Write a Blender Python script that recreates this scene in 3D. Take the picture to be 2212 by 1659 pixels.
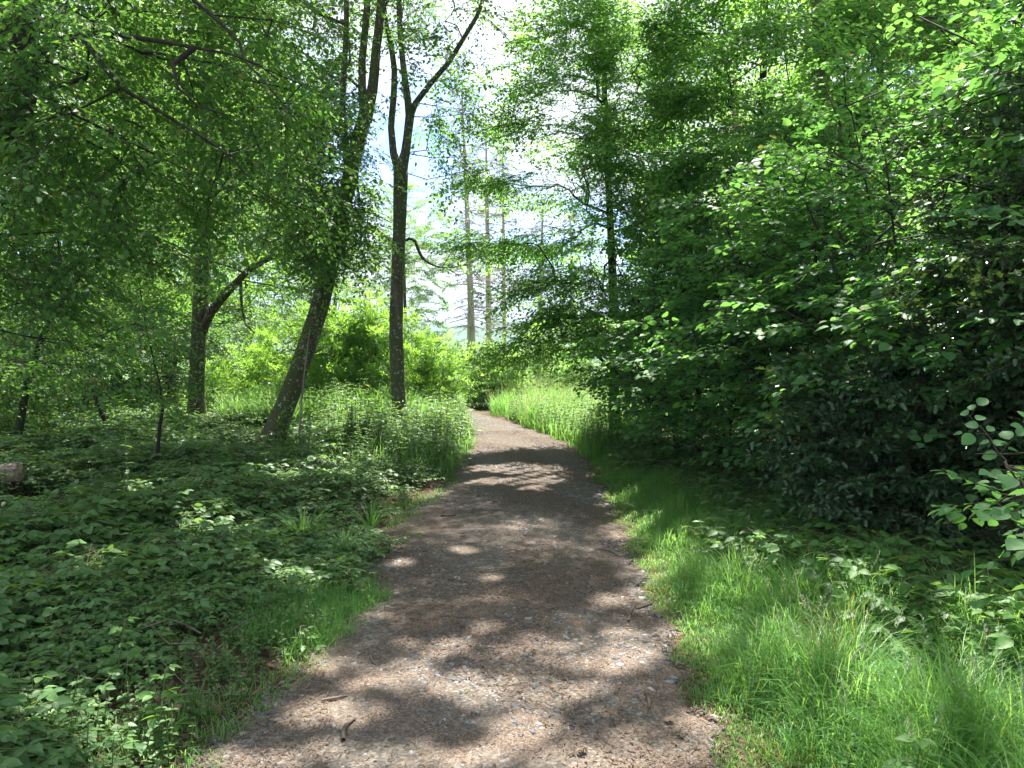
import bpy, math
import numpy as np
from mathutils import Vector

scene = bpy.context.scene
for o in list(bpy.data.objects):
    bpy.data.objects.remove(o)
R = math.radians
rng = np.random.default_rng(7)

# ------------------------------------------------------------------ camera
FPX, CX, CY, EYE, PITCH = 1671.0, 1106.0, 829.5, 1.6, R(2.0)
cam_d = bpy.data.cameras.new('camera')
cam_d.sensor_width = 36.0
cam_d.lens = 36.0 * FPX / 2212.0
cam_d.clip_start = 0.05
cam_d.clip_end = 6000
cam = bpy.data.objects.new('camera', cam_d)
cam.location = (0, 0, EYE)
cam.rotation_euler = (R(90) - PITCH, 0, 0)
scene.collection.objects.link(cam)
scene.camera = cam

# ------------------------------------------------------------------ sky, sun, exposure
SUN_EL, SUN_AZ = R(60), R(11)           # azimuth clockwise from the walking direction
to_sun = Vector((math.sin(SUN_AZ) * math.cos(SUN_EL), math.cos(SUN_AZ) * math.cos(SUN_EL), math.sin(SUN_EL)))
world = bpy.data.worlds.new('World')
scene.world = world
world.use_nodes = True
nt = world.node_tree
nt.nodes.clear()
sky = nt.nodes.new('ShaderNodeTexSky')
sky.sky_type = 'NISHITA'
sky.sun_disc = False
sky.sun_elevation = SUN_EL
sky.sun_rotation = SUN_AZ
sky.air_density = 1.0
sky.dust_density = 0.15
sky.ozone_density = 4.0
tc = nt.nodes.new('ShaderNodeTexCoord')
mp = nt.nodes.new('ShaderNodeMapping')
mp.inputs['Scale'].default_value = (1.0, 1.0, 2.2)
mp.inputs['Location'].default_value = (0.60, 0.0, 0.0)
cn = nt.nodes.new('ShaderNodeTexNoise')
cn.inputs['Scale'].default_value = 2.6
cn.inputs['Detail'].default_value = 7
cr = nt.nodes.new('ShaderNodeValToRGB')
cr.color_ramp.elements[0].position = 0.36
cr.color_ramp.elements[1].position = 0.52
cmix = nt.nodes.new('ShaderNodeMix')
cmix.data_type = 'RGBA'
cmix.inputs['B'].default_value = (2.6, 2.75, 2.95, 1)
bg = nt.nodes.new('ShaderNodeBackground')
bg.inputs['Strength'].default_value = 0.13
wo = nt.nodes.new('ShaderNodeOutputWorld')
L = nt.links.new
L(tc.outputs['Generated'], mp.inputs['Vector'])
L(mp.outputs['Vector'], cn.inputs['Vector'])
L(cn.outputs['Fac'], cr.inputs['Fac'])
L(cr.outputs['Color'], cmix.inputs['Factor'])
blue = nt.nodes.new('ShaderNodeMix')
blue.data_type = 'RGBA'
blue.blend_type = 'MULTIPLY'
blue.inputs['Factor'].default_value = 1.0
blue.inputs['B'].default_value = (0.46, 0.51, 0.64, 1)
L(sky.outputs['Color'], blue.inputs['A'])
L(blue.outputs['Result'], cmix.inputs['A'])
L(cmix.outputs['Result'], bg.inputs['Color'])
L(bg.outputs['Background'], wo.inputs['Surface'])
sun_d = bpy.data.lights.new('sun', 'SUN')
sun_d.energy = 5.0
sun_d.angle = R(0.53)
sun_d.color = (1.0, 0.95, 0.86)
sun = bpy.data.objects.new('sun', sun_d)
sun.rotation_euler = (-to_sun).to_track_quat('-Z', 'Y').to_euler()
sun.location = (10, 20, 40)
scene.collection.objects.link(sun)
scene.view_settings.view_transform = 'Standard'
scene.view_settings.look = 'None'
scene.view_settings.exposure = 2.22
scene.view_settings.gamma = 1.0
scene.cycles.max_bounces = 12
scene.cycles.diffuse_bounces = 8
scene.cycles.glossy_bounces = 2
scene.cycles.transmission_bounces = 8
scene.cycles.use_denoising = True
scene.cycles.caustics_reflective = False
scene.cycles.caustics_refractive = False
scene.cycles.sample_clamp_indirect = 8.0


# ------------------------------------------------------------------ helpers: places
def W(px, py, d):
    """world point seen at (px, py) of the 2212x1659 view, d metres ahead"""
    u, v = (px - CX) / FPX, (CY - py) / FPX
    fy = math.cos(PITCH) + v * math.sin(PITCH)
    fz = -math.sin(PITCH) + v * math.cos(PITCH)
    t = d / fy
    return np.array((u * t, d, EYE + fz * t))


def G(px, py):
    u, v = (px - CX) / FPX, (CY - py) / FPX
    fy = math.cos(PITCH) + v * math.sin(PITCH)
    fz = -math.sin(PITCH) + v * math.cos(PITCH)
    t = -EYE / fz
    return np.array((u * t, fy * t))


left_px = [(470, 1659), (560, 1560), (640, 1480), (720, 1400), (800, 1320), (830, 1270), (800, 1230), (805, 1180), (880, 1130),
           (935, 1090), (985, 1055), (988, 1020), (1022, 975), (1028, 950), (1014, 908), (985, 886)]
right_px = [(1552, 1659), (1515, 1580), (1480, 1500), (1435, 1390), (1392, 1290), (1342, 1180), (1290, 1060), (1256, 990),
            (1228, 963), (1170, 938), (1100, 914), (1040, 897), (1000, 886.5)]
LE = np.array([G(*p) for p in left_px])
RE = np.array([G(*p) for p in right_px])
LE = np.vstack([[(-1.15, -8)], [(-1.1, 0.0)], LE])
RE = np.vstack([[(0.85, -8)], [(0.85, 0.0)], RE])


def wob(y, s):
    return 0.035 * np.sin(y * 5.1 + s) + 0.025 * np.sin(y * 11.3 + 2 * s) + 0.015 * np.sin(y * 23.7 + s)


def path_l(y):
    return np.interp(y, LE[:, 1], LE[:, 0]) + wob(y, 1.0)


def path_r(y):
    return np.interp(y, RE[:, 1], RE[:, 0]) + wob(y, 4.0)


def smooth(a, b, x):
    t = np.clip((x - a) / (b - a), 0, 1)
    return t * t * (3 - 2 * t)


def gz(x, y):
    x = np.asarray(x, float)
    y = np.asarray(y, float)
    dl = path_l(np.clip(y, -8, 23)) - x
    dr = x - path_r(np.clip(y, -8, 23))
    off = np.maximum(np.maximum(dl, dr), 0)
    far = smooth(23, 30, y)
    m = np.maximum(smooth(0.15, 1.6, off), far * 0.0 + (np.abs(x) > 9))
    n = 0.05 * np.sin(x * 1.3 + 0.4) * np.sin(y * 1.1) + 0.03 * np.sin(x * 2.9 + y * 1.7) + 0.02 * np.sin(y * 3.7 - x * 2.1)
    mound = 0.75 * np.exp(-((x + 3.9) / 1.9) ** 2 - ((y - 17.6) / 2.4) ** 2)
    fall = -2.4 * smooth(36, 120, np.hypot(x, y))
    return (n * (1 - far * 0.5) + mound + 0.05) * m + fall


# gaps in the canopy overhead: the ground places (px, py, half width, half height in the view) the sun reaches
FLECKS = np.array([(960, 1362, 62, 17), (828, 1420, 95, 24), (1255, 1378, 150, 24), (1330, 1345, 60, 14), (1105, 1452, 140, 26), (715, 1490, 75, 20), (1130, 1530, 66, 22),
                   (900, 1585, 210, 20), (1330, 1605, 190, 34), (600, 1645, 110, 22), (1040, 1325, 22, 9), (1325, 1265, 26, 8), (1003, 1166, 13, 4), (1060, 1226, 9, 3),
                   (1130, 1000, 110, 10), (1200, 1012, 60, 8), (1120, 1026, 90, 7), (1165, 1041, 30, 5),
                   (1900, 1440, 230, 80), (1950, 1600, 220, 60), (2060, 1290, 150, 40), (2090, 1500, 260, 60), (1660, 1560, 120, 40), (1640, 1640, 90, 24), (1520, 1500, 60, 18),
                   (690, 1385, 45, 18), (330, 1620, 190, 40), (520, 1590, 80, 24), (120, 1560, 110, 30), (870, 1190, 16, 5), (560, 1080, 80, 10), (760, 1010, 90, 8), (300, 1100, 70, 9), (430, 1190, 60, 10), (700, 1060, 90, 9), (880, 1050, 60, 8), (160, 1290, 60, 12), (600, 1260, 60, 12),
                   (1440, 1190, 60, 28), (1370, 1110, 46, 22), (1540, 1330, 80, 40), (1330, 1060, 40, 14), (1400, 1260, 40, 20), (1285, 1000, 30, 10)], float)


def in_fleck(P, grow_=1.0):
    P = np.asarray(P, float)
    t_ = (P[:, 2] - 0.1) / to_sun.z
    x_, y_ = P[:, 0] - to_sun.x * t_, P[:, 1] - to_sun.y * t_
    vz, vy = 0.1 - EYE, y_
    f_ = vy * math.cos(PITCH) - vz * math.sin(PITCH)
    u_ = vy * math.sin(PITCH) + vz * math.cos(PITCH)
    ok = f_ > 0.5
    f_ = np.where(ok, f_, 1.0)
    px_ = CX + FPX * x_ / f_
    py_ = CY - FPX * u_ / f_
    r_ = np.zeros(len(P), bool)
    wv_ = 0.45 * np.sin(x_ * 7.1 + 1) * np.sin(y_ * 5.3) + 0.30 * np.sin(x_ * 17 - y_ * 13 + 2) + 0.25 * np.sin(x_ * 31 + y_ * 23) + rng.normal(size=len(P)) * 0.28
    for a_, b_, w_, h_ in FLECKS:
        mg = FPX / f_ * 0.04 * grow_
        w_, h_ = w_ * 1.15, h_ * 1.2
        r_ |= ((px_ - a_) / (w_ + mg)) ** 2 + ((py_ - b_) / (h_ + mg * np.abs(u_) / f_)) ** 2 + wv_ < 1
    return r_ & ok & (P[:, 2] > 2.2)


# ------------------------------------------------------------------ helpers: meshes
def link(name, V, Fc, mats, parent=None, tint=None, mi=None, smooth_=False, origin=None):
    V = np.asarray(V, np.float32)
    Fc = np.asarray(Fc, np.int32)
    if origin is not None:
        V = V - np.asarray(origin, np.float32)
    me = bpy.data.meshes.new(name)
    nv, nf = len(V), len(Fc)
    k = Fc.shape[1]
    me.vertices.add(nv)
    me.vertices.foreach_set('co', V.ravel())
    me.loops.add(nf * k)
    me.loops.foreach_set('vertex_index', Fc.ravel())
    me.polygons.add(nf)
    me.polygons.foreach_set('loop_start', np.arange(0, nf * k, k, dtype=np.int32))
    if mi is not None:
        me.polygons.foreach_set('material_index', np.asarray(mi, np.int32))
    if smooth_:
        me.polygons.foreach_set('use_smooth', np.ones(nf, bool))
    for m in (mats if isinstance(mats, (list, tuple)) else [mats]):
        me.materials.append(m)
    if tint is not None:
        a = me.attributes.new('tint', 'FLOAT', 'POINT')
        a.data.foreach_set('value', np.asarray(tint, np.float32))
    me.update(calc_edges=True)
    me.validate()
    o = bpy.data.objects.new(name, me)
    scene.collection.objects.link(o)
    if parent is not None:
        o.parent = parent
    elif origin is not None:
        o.location = Vector([float(q) for q in origin])
    return o


def tag(o, label=None, cat=None, group=None, kind=None):
    if label:
        o['label'] = label
    if cat:
        o['category'] = cat
    if group:
        o['group'] = group
    if kind:
        o['kind'] = kind
    return o


def thing(name, label, cat, loc, group=None):
    o = bpy.data.objects.new(name, None)
    o.empty_display_size = 0.2
    o.location = Vector([float(q) for q in loc])
    scene.collection.objects.link(o)
    return tag(o, label, cat, group)


def dup(root, loc, rz, sc, label, group=None):
    r = root.copy()
    scene.collection.objects.link(r)
    r.location = loc
    r.rotation_euler = (0, 0, rz)
    r.scale = (sc, sc, sc)
    r['label'] = label
    if group:
        r['group'] = group
    for ch in list(root.children):
        c = ch.copy()
        scene.collection.objects.link(c)
        c.parent = r
    return r


class Parts:
    """collects triangle soups into one mesh"""
    def __init__(self):
        self.V, self.F, self.T, self.M, self.n = [], [], [], [], 0

    def add(self, V, Fc, tint=0.5, mi=0):
        V = np.asarray(V, np.float32).reshape(-1, 3)
        Fc = np.asarray(Fc, np.int64)
        self.V.append(V)
        self.F.append(Fc + self.n)
        self.T.append(np.broadcast_to(np.asarray(tint, np.float32), (len(V),)))
        self.M.append(np.broadcast_to(np.asarray(mi, np.int32), (len(Fc),)))
        self.n += len(V)

    def get(self):
        return np.concatenate(self.V), np.concatenate(self.F), np.concatenate(self.T), np.concatenate(self.M)

    def build(self, name, mats, parent=None, smooth_=False, origin=None):
        V, Fc, T, M = self.get()
        return link(name, V, Fc, mats, parent, T, M, smooth_, origin)


def resample(P, r, step):
    P = np.asarray(P, float)
    r = np.asarray(r, float)
    if len(P) < 3:
        n = max(1, int(np.linalg.norm(P[-1] - P[0]) / step))
        t = np.linspace(0, 1, n + 1)[:, None]
        return P[0] + (P[-1] - P[0]) * t, r[0] + (r[-1] - r[0]) * t[:, 0]
    Q = np.vstack([2 * P[0] - P[1], P, 2 * P[-1] - P[-2]])
    out, ro = [], []
    for i in range(len(P) - 1):
        a, b, c, d = Q[i], Q[i + 1], Q[i + 2], Q[i + 3]
        n = max(1, int(np.linalg.norm(c - b) / step))
        for k in range(n):
            t = k / n
            out.append(0.5 * (2 * b + (c - a) * t + (2 * a - 5 * b + 4 * c - d) * t * t + (3 * b - a - 3 * c + d) * t ** 3))
            ro.append(r[i] + (r[i + 1] - r[i]) * t)
    out.append(P[-1])
    ro.append(r[-1])
    return np.array(out), np.array(ro)


def tube(P, r, k=6, rough=0.0, cap=True):
    P = np.asarray(P, float)
    r = np.asarray(r, float)
    n = len(P)
    T = np.gradient(P, axis=0)
    T /= np.linalg.norm(T, axis=1)[:, None] + 1e-9
    ref = np.array((0.13, 0.97, 0.2)) if abs(T[0, 2]) > 0.6 else np.array((0.05, 0.1, 1.0))
    A = np.cross(T, ref)
    A /= np.linalg.norm(A, axis=1)[:, None] + 1e-9
    B = np.cross(T, A)
    ang = np.arange(k) * 2 * math.pi / k
    rr = r[:, None] * np.ones(k)
    if rough > 0:
        ph = rng.uniform(0, 6.28, 5)
        s = np.cumsum(np.r_[0, np.linalg.norm(np.diff(P, axis=0), axis=1)])[:, None]
        rr = rr * (1 + rough * (np.sin(3 * ang + ph[0] + s * 0.8) * 0.5 + np.sin(5 * ang + ph[1] - s * 1.1) * 0.35
                                + np.sin(2 * ang + s * 2.3 + ph[2]) * 0.35) + rough * 0.35 * rng.normal(size=(n, k)))
    V = P[:, None, :] + rr[..., None] * (np.cos(ang)[None, :, None] * A[:, None, :] + np.sin(ang)[None, :, None] * B[:, None, :])
    V = V.reshape(-1, 3)
    i = np.arange(n - 1)[:, None] * k
    j = np.arange(k)[None, :]
    j2 = (j + 1) % k
    a, b, c, d = (i + j), (i + j2), (i + k + j2), (i + k + j)
    Fc = np.concatenate([np.stack([a, b, c], -1).reshape(-1, 3), np.stack([a, c, d], -1).reshape(-1, 3)])
    if cap:
        V = np.vstack([V, P[-1:] + T[-1:] * r[-1] * 0.4])
        t = n * k
        q = (n - 1) * k + np.arange(k)
        Fc = np.vstack([Fc, np.stack([q, (n - 1) * k + (np.arange(k) + 1) % k, np.full(k, t)], -1)])
    return V, Fc


# ------------------------------------------------------------------ materials
def mat(name):
    m = bpy.data.materials.new(name)
    m.use_nodes = True
    n = m.node_tree
    n.nodes.clear()
    out = n.nodes.new('ShaderNodeOutputMaterial')
    return m, n, out


def mixcol(n, fac, a, b):
    x = n.nodes.new('ShaderNodeMix')
    x.data_type = 'RGBA'
    if isinstance(fac, (int, float)):
        x.inputs['Factor'].default_value = fac
    else:
        n.links.new(fac, x.inputs['Factor'])
    for s, v in (('A', a), ('B', b)):
        if isinstance(v, tuple):
            x.inputs[s].default_value = (*v, 1)
        else:
            n.links.new(v, x.inputs[s])
    return x.outputs['Result']


def noise(n, scale, detail=4, vec=None, rough=0.55):
    t = n.nodes.new('ShaderNodeTexNoise')
    t.inputs['Scale'].default_value = scale
    t.inputs['Detail'].default_value = detail
    t.inputs['Roughness'].default_value = rough
    if vec is not None:
        n.links.new(vec, t.inputs['Vector'])
    return t.outputs['Fac']


def ramp(n, fac, stops):
    r_ = n.nodes.new('ShaderNodeValToRGB')
    e = r_.color_ramp.elements
    while len(e) < len(stops):
        e.new(0.5)
    for q, (p, c) in zip(e, stops):
        q.position = p
        q.color = (*c, 1) if isinstance(c, tuple) else (c, c, c, 1)
    n.links.new(fac, r_.inputs['Fac'])
    return r_.outputs['Color']


def coords(n, scale=(1, 1, 1)):
    g = n.nodes.new('ShaderNodeNewGeometry')
    m_ = n.nodes.new('ShaderNodeMapping')
    m_.inputs['Scale'].default_value = scale
    n.links.new(g.outputs['Position'], m_.inputs['Vector'])
    return m_.outputs['Vector']


def leaf_mat(name, a, b, ta, tb, rough=0.42, trans=0.42, spec=0.3, odd=0.008):
    m, n, out = mat(name)
    at = n.nodes.new('ShaderNodeAttribute')
    at.attribute_name = 'tint'
    base = mixcol(n, at.outputs['Fac'], a, b)
    tr = mixcol(n, at.outputs['Fac'], ta, tb)
    if odd:
        m1 = n.nodes.new('ShaderNodeMath')
        m1.operation = 'MULTIPLY'
        m1.inputs[1].default_value = 37.7
        n.links.new(at.outputs['Fac'], m1.inputs[0])
        m2 = n.nodes.new('ShaderNodeMath')
        m2.operation = 'FRACT'
        n.links.new(m1.outputs[0], m2.inputs[0])
        m3 = n.nodes.new('ShaderNodeMath')
        m3.operation = 'LESS_THAN'
        m3.inputs[1].default_value = odd
        n.links.new(m2.outputs[0], m3.inputs[0])
        base = mixcol(n, m3.outputs[0], base, (0.17, 0.165, 0.05))
        tr = mixcol(n, m3.outputs[0], tr, (0.30, 0.30, 0.06))
        bl = ramp(n, noise(n, 46, 3, coords(n)), [(0.35, 0.78), (0.65, 1.18)])
        mm = n.nodes.new('ShaderNodeMix')
        mm.data_type = 'RGBA'
        mm.blend_type = 'MULTIPLY'
        mm.inputs['Factor'].default_value = 1.0
        n.links.new(base, mm.inputs['A'])
        n.links.new(bl, mm.inputs['B'])
        base = mm.outputs['Result']
    p = n.nodes.new('ShaderNodeBsdfPrincipled')
    n.links.new(base, p.inputs['Base Color'])
    p.inputs['Roughness'].default_value = rough
    p.inputs['Specular IOR Level'].default_value = spec
    t = n.nodes.new('ShaderNodeBsdfTranslucent')
    n.links.new(tr, t.inputs['Color'])
    x = n.nodes.new('ShaderNodeMixShader')
    x.inputs['Fac'].default_value = trans
    n.links.new(p.outputs[0], x.inputs[1])
    n.links.new(t.outputs[0], x.inputs[2])
    n.links.new(x.outputs[0], out.inputs['Surface'])
    return m


def bark_mat(name, dark, light, moss=None, moss_amt=0.0, lichen=0.0, sc=(14, 14, 3), bump=0.6):
    m, n, out = mat(name)
    v = coords(n, sc)
    f1 = noise(n, 1.0, 8, v, 0.65)
    c = mixcol(n, ramp(n, f1, [(0.32, 0.0), (0.68, 1.0)]), dark, light)
    if moss:
        f2 = noise(n, 1.6, 5, coords(n, (1, 1, 0.7)))
        c = mixcol(n, ramp(n, f2, [(0.62 - moss_amt * 0.4, 0.0), (0.75 - moss_amt * 0.3, 0.85)]), c, moss)
    if lichen > 0:
        f3 = noise(n, 22, 3, coords(n, (1, 1, 0.8)))
        c = mixcol(n, ramp(n, f3, [(0.66 - lichen * 0.2, 0.0), (0.70 - lichen * 0.2, 0.8)]), c, (0.36, 0.37, 0.33))
    p = n.nodes.new('ShaderNodeBsdfPrincipled')
    n.links.new(c, p.inputs['Base Color'])
    p.inputs['Roughness'].default_value = 0.9
    p.inputs['Specular IOR Level'].default_value = 0.2
    b = n.nodes.new('ShaderNodeBump')
    b.inputs['Strength'].default_value = bump
    b.inputs['Distance'].default_value = 0.045
    n.links.new(f1, b.inputs['Height'])
    n.links.new(b.outputs[0], p.inputs['Normal'])
    n.links.new(p.outputs[0], out.inputs['Surface'])
    return m


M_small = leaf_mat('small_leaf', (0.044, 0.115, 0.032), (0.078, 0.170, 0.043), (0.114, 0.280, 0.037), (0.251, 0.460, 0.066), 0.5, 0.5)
M_shade = leaf_mat('hornbeam_leaf', (0.042, 0.120, 0.032), (0.078, 0.177, 0.047), (0.110, 0.281, 0.036), (0.250, 0.488, 0.071), 0.5, 0.47)
M_beech = leaf_mat('beech_leaf', (0.066, 0.178, 0.046), (0.120, 0.260, 0.066), (0.200, 0.465, 0.071), (0.404, 0.710, 0.111), 0.5, 0.58, 0.25)
M_hazel = leaf_mat('hazel_leaf', (0.057, 0.152, 0.056), (0.101, 0.220, 0.073), (0.154, 0.403, 0.071), (0.278, 0.561, 0.089), 0.52, 0.47, 0.26)
M_holly = leaf_mat('holly_leaf', (0.022, 0.060, 0.024), (0.045, 0.100, 0.036), (0.064, 0.130, 0.017), (0.115, 0.200, 0.030), 0.30, 0.18, 0.45)
M_bright = leaf_mat('bright_leaf', (0.078, 0.180, 0.036), (0.120, 0.230, 0.046), (0.245, 0.490, 0.052), (0.385, 0.620, 0.090), 0.5, 0.5)
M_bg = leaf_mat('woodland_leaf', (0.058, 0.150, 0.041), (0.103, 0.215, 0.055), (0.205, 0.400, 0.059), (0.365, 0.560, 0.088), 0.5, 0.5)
M_bram = leaf_mat('bramble_leaf', (0.052, 0.128, 0.042), (0.100, 0.195, 0.058), (0.128, 0.270, 0.043), (0.256, 0.420, 0.060), 0.48, 0.38, 0.35)
M_herb = leaf_mat('herb_leaf', (0.064, 0.165, 0.041), (0.107, 0.225, 0.054), (0.205, 0.400, 0.059), (0.342, 0.540, 0.088), 0.5, 0.48)
M_grass = leaf_mat('grass_blade', (0.064, 0.189, 0.045), (0.122, 0.266, 0.064), (0.187, 0.425, 0.065), (0.364, 0.590, 0.113), 0.45, 0.45, odd=0.003)
M_hay = leaf_mat('meadow_blade', (0.080, 0.215, 0.047), (0.150, 0.275, 0.080), (0.17, 0.46, 0.06), (0.30, 0.56, 0.12), 0.55, 0.48)
M_dead = leaf_mat('dead_leaf', (0.14, 0.09, 0.055), (0.32, 0.24, 0.16), (0.12, 0.07, 0.03), (0.2, 0.13, 0.06), 0.7, 0.2)
M_spruce = leaf_mat('spruce_needles', (0.10, 0.10, 0.055), (0.16, 0.15, 0.09), (0.10, 0.11, 0.04), (0.2, 0.19, 0.09), 0.7, 0.3)
M_twig = bark_mat('twig_bark', (0.030, 0.024, 0.018), (0.075, 0.060, 0.045), bump=0.2)
M_greentwig = bark_mat('green_stem', (0.06, 0.10, 0.03), (0.12, 0.15, 0.06), bump=0.1)
M_dark = bark_mat('dark_bark', (0.014, 0.012, 0.010), (0.052, 0.044, 0.036), (0.030, 0.05, 0.016), 0.3)
M_oak = bark_mat('mossy_bark', (0.036, 0.029, 0.021), (0.120, 0.096, 0.072), (0.050, 0.075, 0.020), 0.62, 0.25)
M_lich = bark_mat('lichen_bark', (0.050, 0.044, 0.036), (0.150, 0.130, 0.105), (0.060, 0.080, 0.030), 0.45, 0.28)
M_pine = bark_mat('pinkish_bark', (0.20, 0.13, 0.095), (0.42, 0.31, 0.24), sc=(10, 10, 2), bump=0.5)
M_spruceb = bark_mat('spruce_bark', (0.27, 0.22, 0.195), (0.52, 0.44, 0.39), sc=(10, 10, 2), bump=0.5)
M_grey = bark_mat('grey_bark', (0.13, 0.11, 0.095), (0.30, 0.26, 0.23), sc=(10, 10, 2), bump=0.5)


# ------------------------------------------------------------------ leaf and spray templates
def leaf_tpl(Ln, Wd, kind='mid', fold=0.18, droop=0.22):
    def z(x, y):
        return abs(y) * fold * 2 - droop * Ln * (x / Ln) ** 2
    if kind == 'lo':
        pts = [(0, 0), (.45, .5), (1, 0), (.45, -.5)]
        Fc = [(0, 2, 1), (0, 3, 2)]
    elif kind == 'mid':
        pts = [(0, 0), (.25, .42), (.62, .44), (1, 0), (.62, -.44), (.25, -.42), (.45, 0)]
        Fc = [(0, 6, 1), (1, 6, 2), (2, 6, 3), (0, 5, 6), (5, 4, 6), (4, 3, 6)]
    elif kind == 'round':
        pts = [(0, 0), (.10, .30), (.34, .49), (.64, .46), (.84, .25), (1, 0), (.84, -.25), (.64, -.46), (.34, -.49), (.10, -.30), (.33, 0), (.66, 0)]
        Fc = [(0, 10, 1), (1, 10, 2), (2, 10, 11), (2, 11, 3), (3, 11, 4), (4, 11, 5),
              (0, 9, 10), (9, 8, 10), (8, 11, 10), (8, 7, 11), (7, 6, 11), (6, 5, 11)]
    elif kind == 'ovate':
        pts = [(0, 0), (.12, .28), (.36, .46), (.66, .36), (.85, .16), (1, 0), (.85, -.16), (.66, -.36), (.36, -.46), (.12, -.28), (.33, 0), (.66, 0)]
        Fc = [(0, 10, 1), (1, 10, 2), (2, 10, 11), (2, 11, 3), (3, 11, 4), (4, 11, 5),
              (0, 9, 10), (9, 8, 10), (8, 11, 10), (8, 7, 11), (7, 6, 11), (6, 5, 11)]
    elif kind == 'spiny':
        pts = [(0, 0), (.12, .22), (.24, .52), (.36, .28), (.52, .55), (.64, .26), (.8, .36), (1, 0),
               (.8, -.36), (.64, -.26), (.52, -.55), (.36, -.28), (.24, -.52), (.12, -.22), (.5, 0)]
        Fc = [(i, 14, i + 1) for i in range(0, 7)] + [(i, 14, (i + 1) % 14) for i in range(7, 14)]
    V = np.array([(x * Ln, y * Wd, z(x * Ln, y * Wd)) for x, y in pts])
    return V, np.array(Fc)


def put_leaf(Pp, lv, lf, pos, d, nrm, sc, tint):
    d = d / (np.linalg.norm(d) + 1e-9)
    y = np.cross(nrm, d)
    y /= np.linalg.norm(y) + 1e-9
    n = np.cross(d, y)
    Pp.add(pos + sc * (lv[:, :1] * d + lv[:, 1:2] * y + lv[:, 2:] * n), lf, tint, 0)


def make_spray(length, nl, lv, lf, planar=0.2, tr=0.004, nside=4, petiole=0.012, droop=0.15, side_len=0.5, ang=(35, 65)):
    """a flat leafy twig along +X, its upper face towards +Z"""
    Pp = Parts()
    twigs = []
    ax = np.array([(t * length, 0.03 * length * math.sin(t * 5 + rng.uniform(0, 6)), -droop * length * t * t) for t in np.linspace(0, 1, 6)])
    twigs.append((ax, tr))
    for i in range(nside):
        t = 0.12 + 0.75 * (i + rng.uniform(-.2, .2)) / max(1, nside - 1) if nside > 1 else 0.5
        t = float(np.clip(t, 0.05, 0.92))
        p = np.array([np.interp(t * length, ax[:, 0], ax[:, k]) for k in range(3)])
        a = R(rng.uniform(35, 60)) * (1 if i % 2 else -1)
        ln = length * side_len * (1.05 - 0.7 * t) * rng.uniform(0.8, 1.2)
        q = [p + np.array((math.cos(a) * ln * s, math.sin(a) * ln * s, -droop * ln * s * s + rng.normal() * 0.01)) for s in (0, .5, 1)]
        twigs.append((np.array(q), tr * 0.6))
    tot = sum(np.linalg.norm(np.diff(q, axis=0), axis=1).sum() for q, _ in twigs)
    side = 1
    for q, r_ in twigs:
        ln = np.linalg.norm(np.diff(q, axis=0), axis=1).sum()
        n = max(2, int(round(nl * ln / tot)))
        V, Fc = tube(q, np.linspace(r_, r_ * 0.35, len(q)), 3)
        Pp.add(V, Fc, 0.5, 1)
        for k in range(n):
            t = (k + 0.6 + rng.uniform(-.25, .25)) / n
            t = min(t, 1.0)
            s = np.linspace(0, 1, len(q))
            p = np.array([np.interp(t, s, q[:, c]) for c in range(3)])
            d0 = q[-1] - q[0]
            d0 /= np.linalg.norm(d0)
            a = R(rng.uniform(*ang)) * side * (0.25 if k == n - 1 else 1)
            side = -side
            d = np.array((d0[0] * math.cos(a) - d0[1] * math.sin(a), d0[0] * math.sin(a) + d0[1] * math.cos(a), rng.normal() * planar - 0.12))
            nrm = np.array((rng.normal() * planar, rng.normal() * planar, 1.0))
            put_leaf(Pp, lv, lf, p + d * petiole, d, nrm, rng.uniform(0.65, 1.15), rng.uniform(0, 1))
    return Pp.get()


def make_pinnate(n_leaves=9, pairs=7, leaflet=(0.05, 0.018), rach=0.3):
    """a young shoot with arching compound leaves"""
    Pp = Parts()
    lv, lf = leaf_tpl(leaflet[0], leaflet[1], 'lo')
    st = np.array([(t * 0.55, 0, 0.0) for t in np.linspace(0, 1, 4)])
    V, Fc = tube(st, [0.005, 0.004, 0.003, 0.002], 3)
    Pp.add(V, Fc, 0.5, 1)
    for i in range(n_leaves):
        p = np.array((0.08 + 0.47 * i / n_leaves, 0, 0))
        az = i * 2.4 + rng.normal() * 0.3
        d = np.array((0.55, math.cos(az), math.sin(az)))
        d /= np.linalg.norm(d)
        rr = rach * rng.uniform(0.7, 1.1)
        for k in range(pairs + 1):
            t = 0.2 + 0.8 * k / pairs
            q = p + d * rr * t + np.array((0.0, 0, -0.25 * rr * t * t))
            sdir = np.cross(d, (1, 0.05, 0.02))
            sdir /= np.linalg.norm(sdir) + 1e-9
            nrm = np.cross(d, sdir)
            tint = rng.uniform(0, 1)
            for s in ((1, -1) if k < pairs else (0,)):
                dd = sdir * s + d * (0.45 if s else 1)
                put_leaf(Pp, lv, lf, q, dd, nrm + rng.normal(size=3) * 0.25, rng.uniform(0.8, 1.2), tint)
    return Pp.get()


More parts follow.
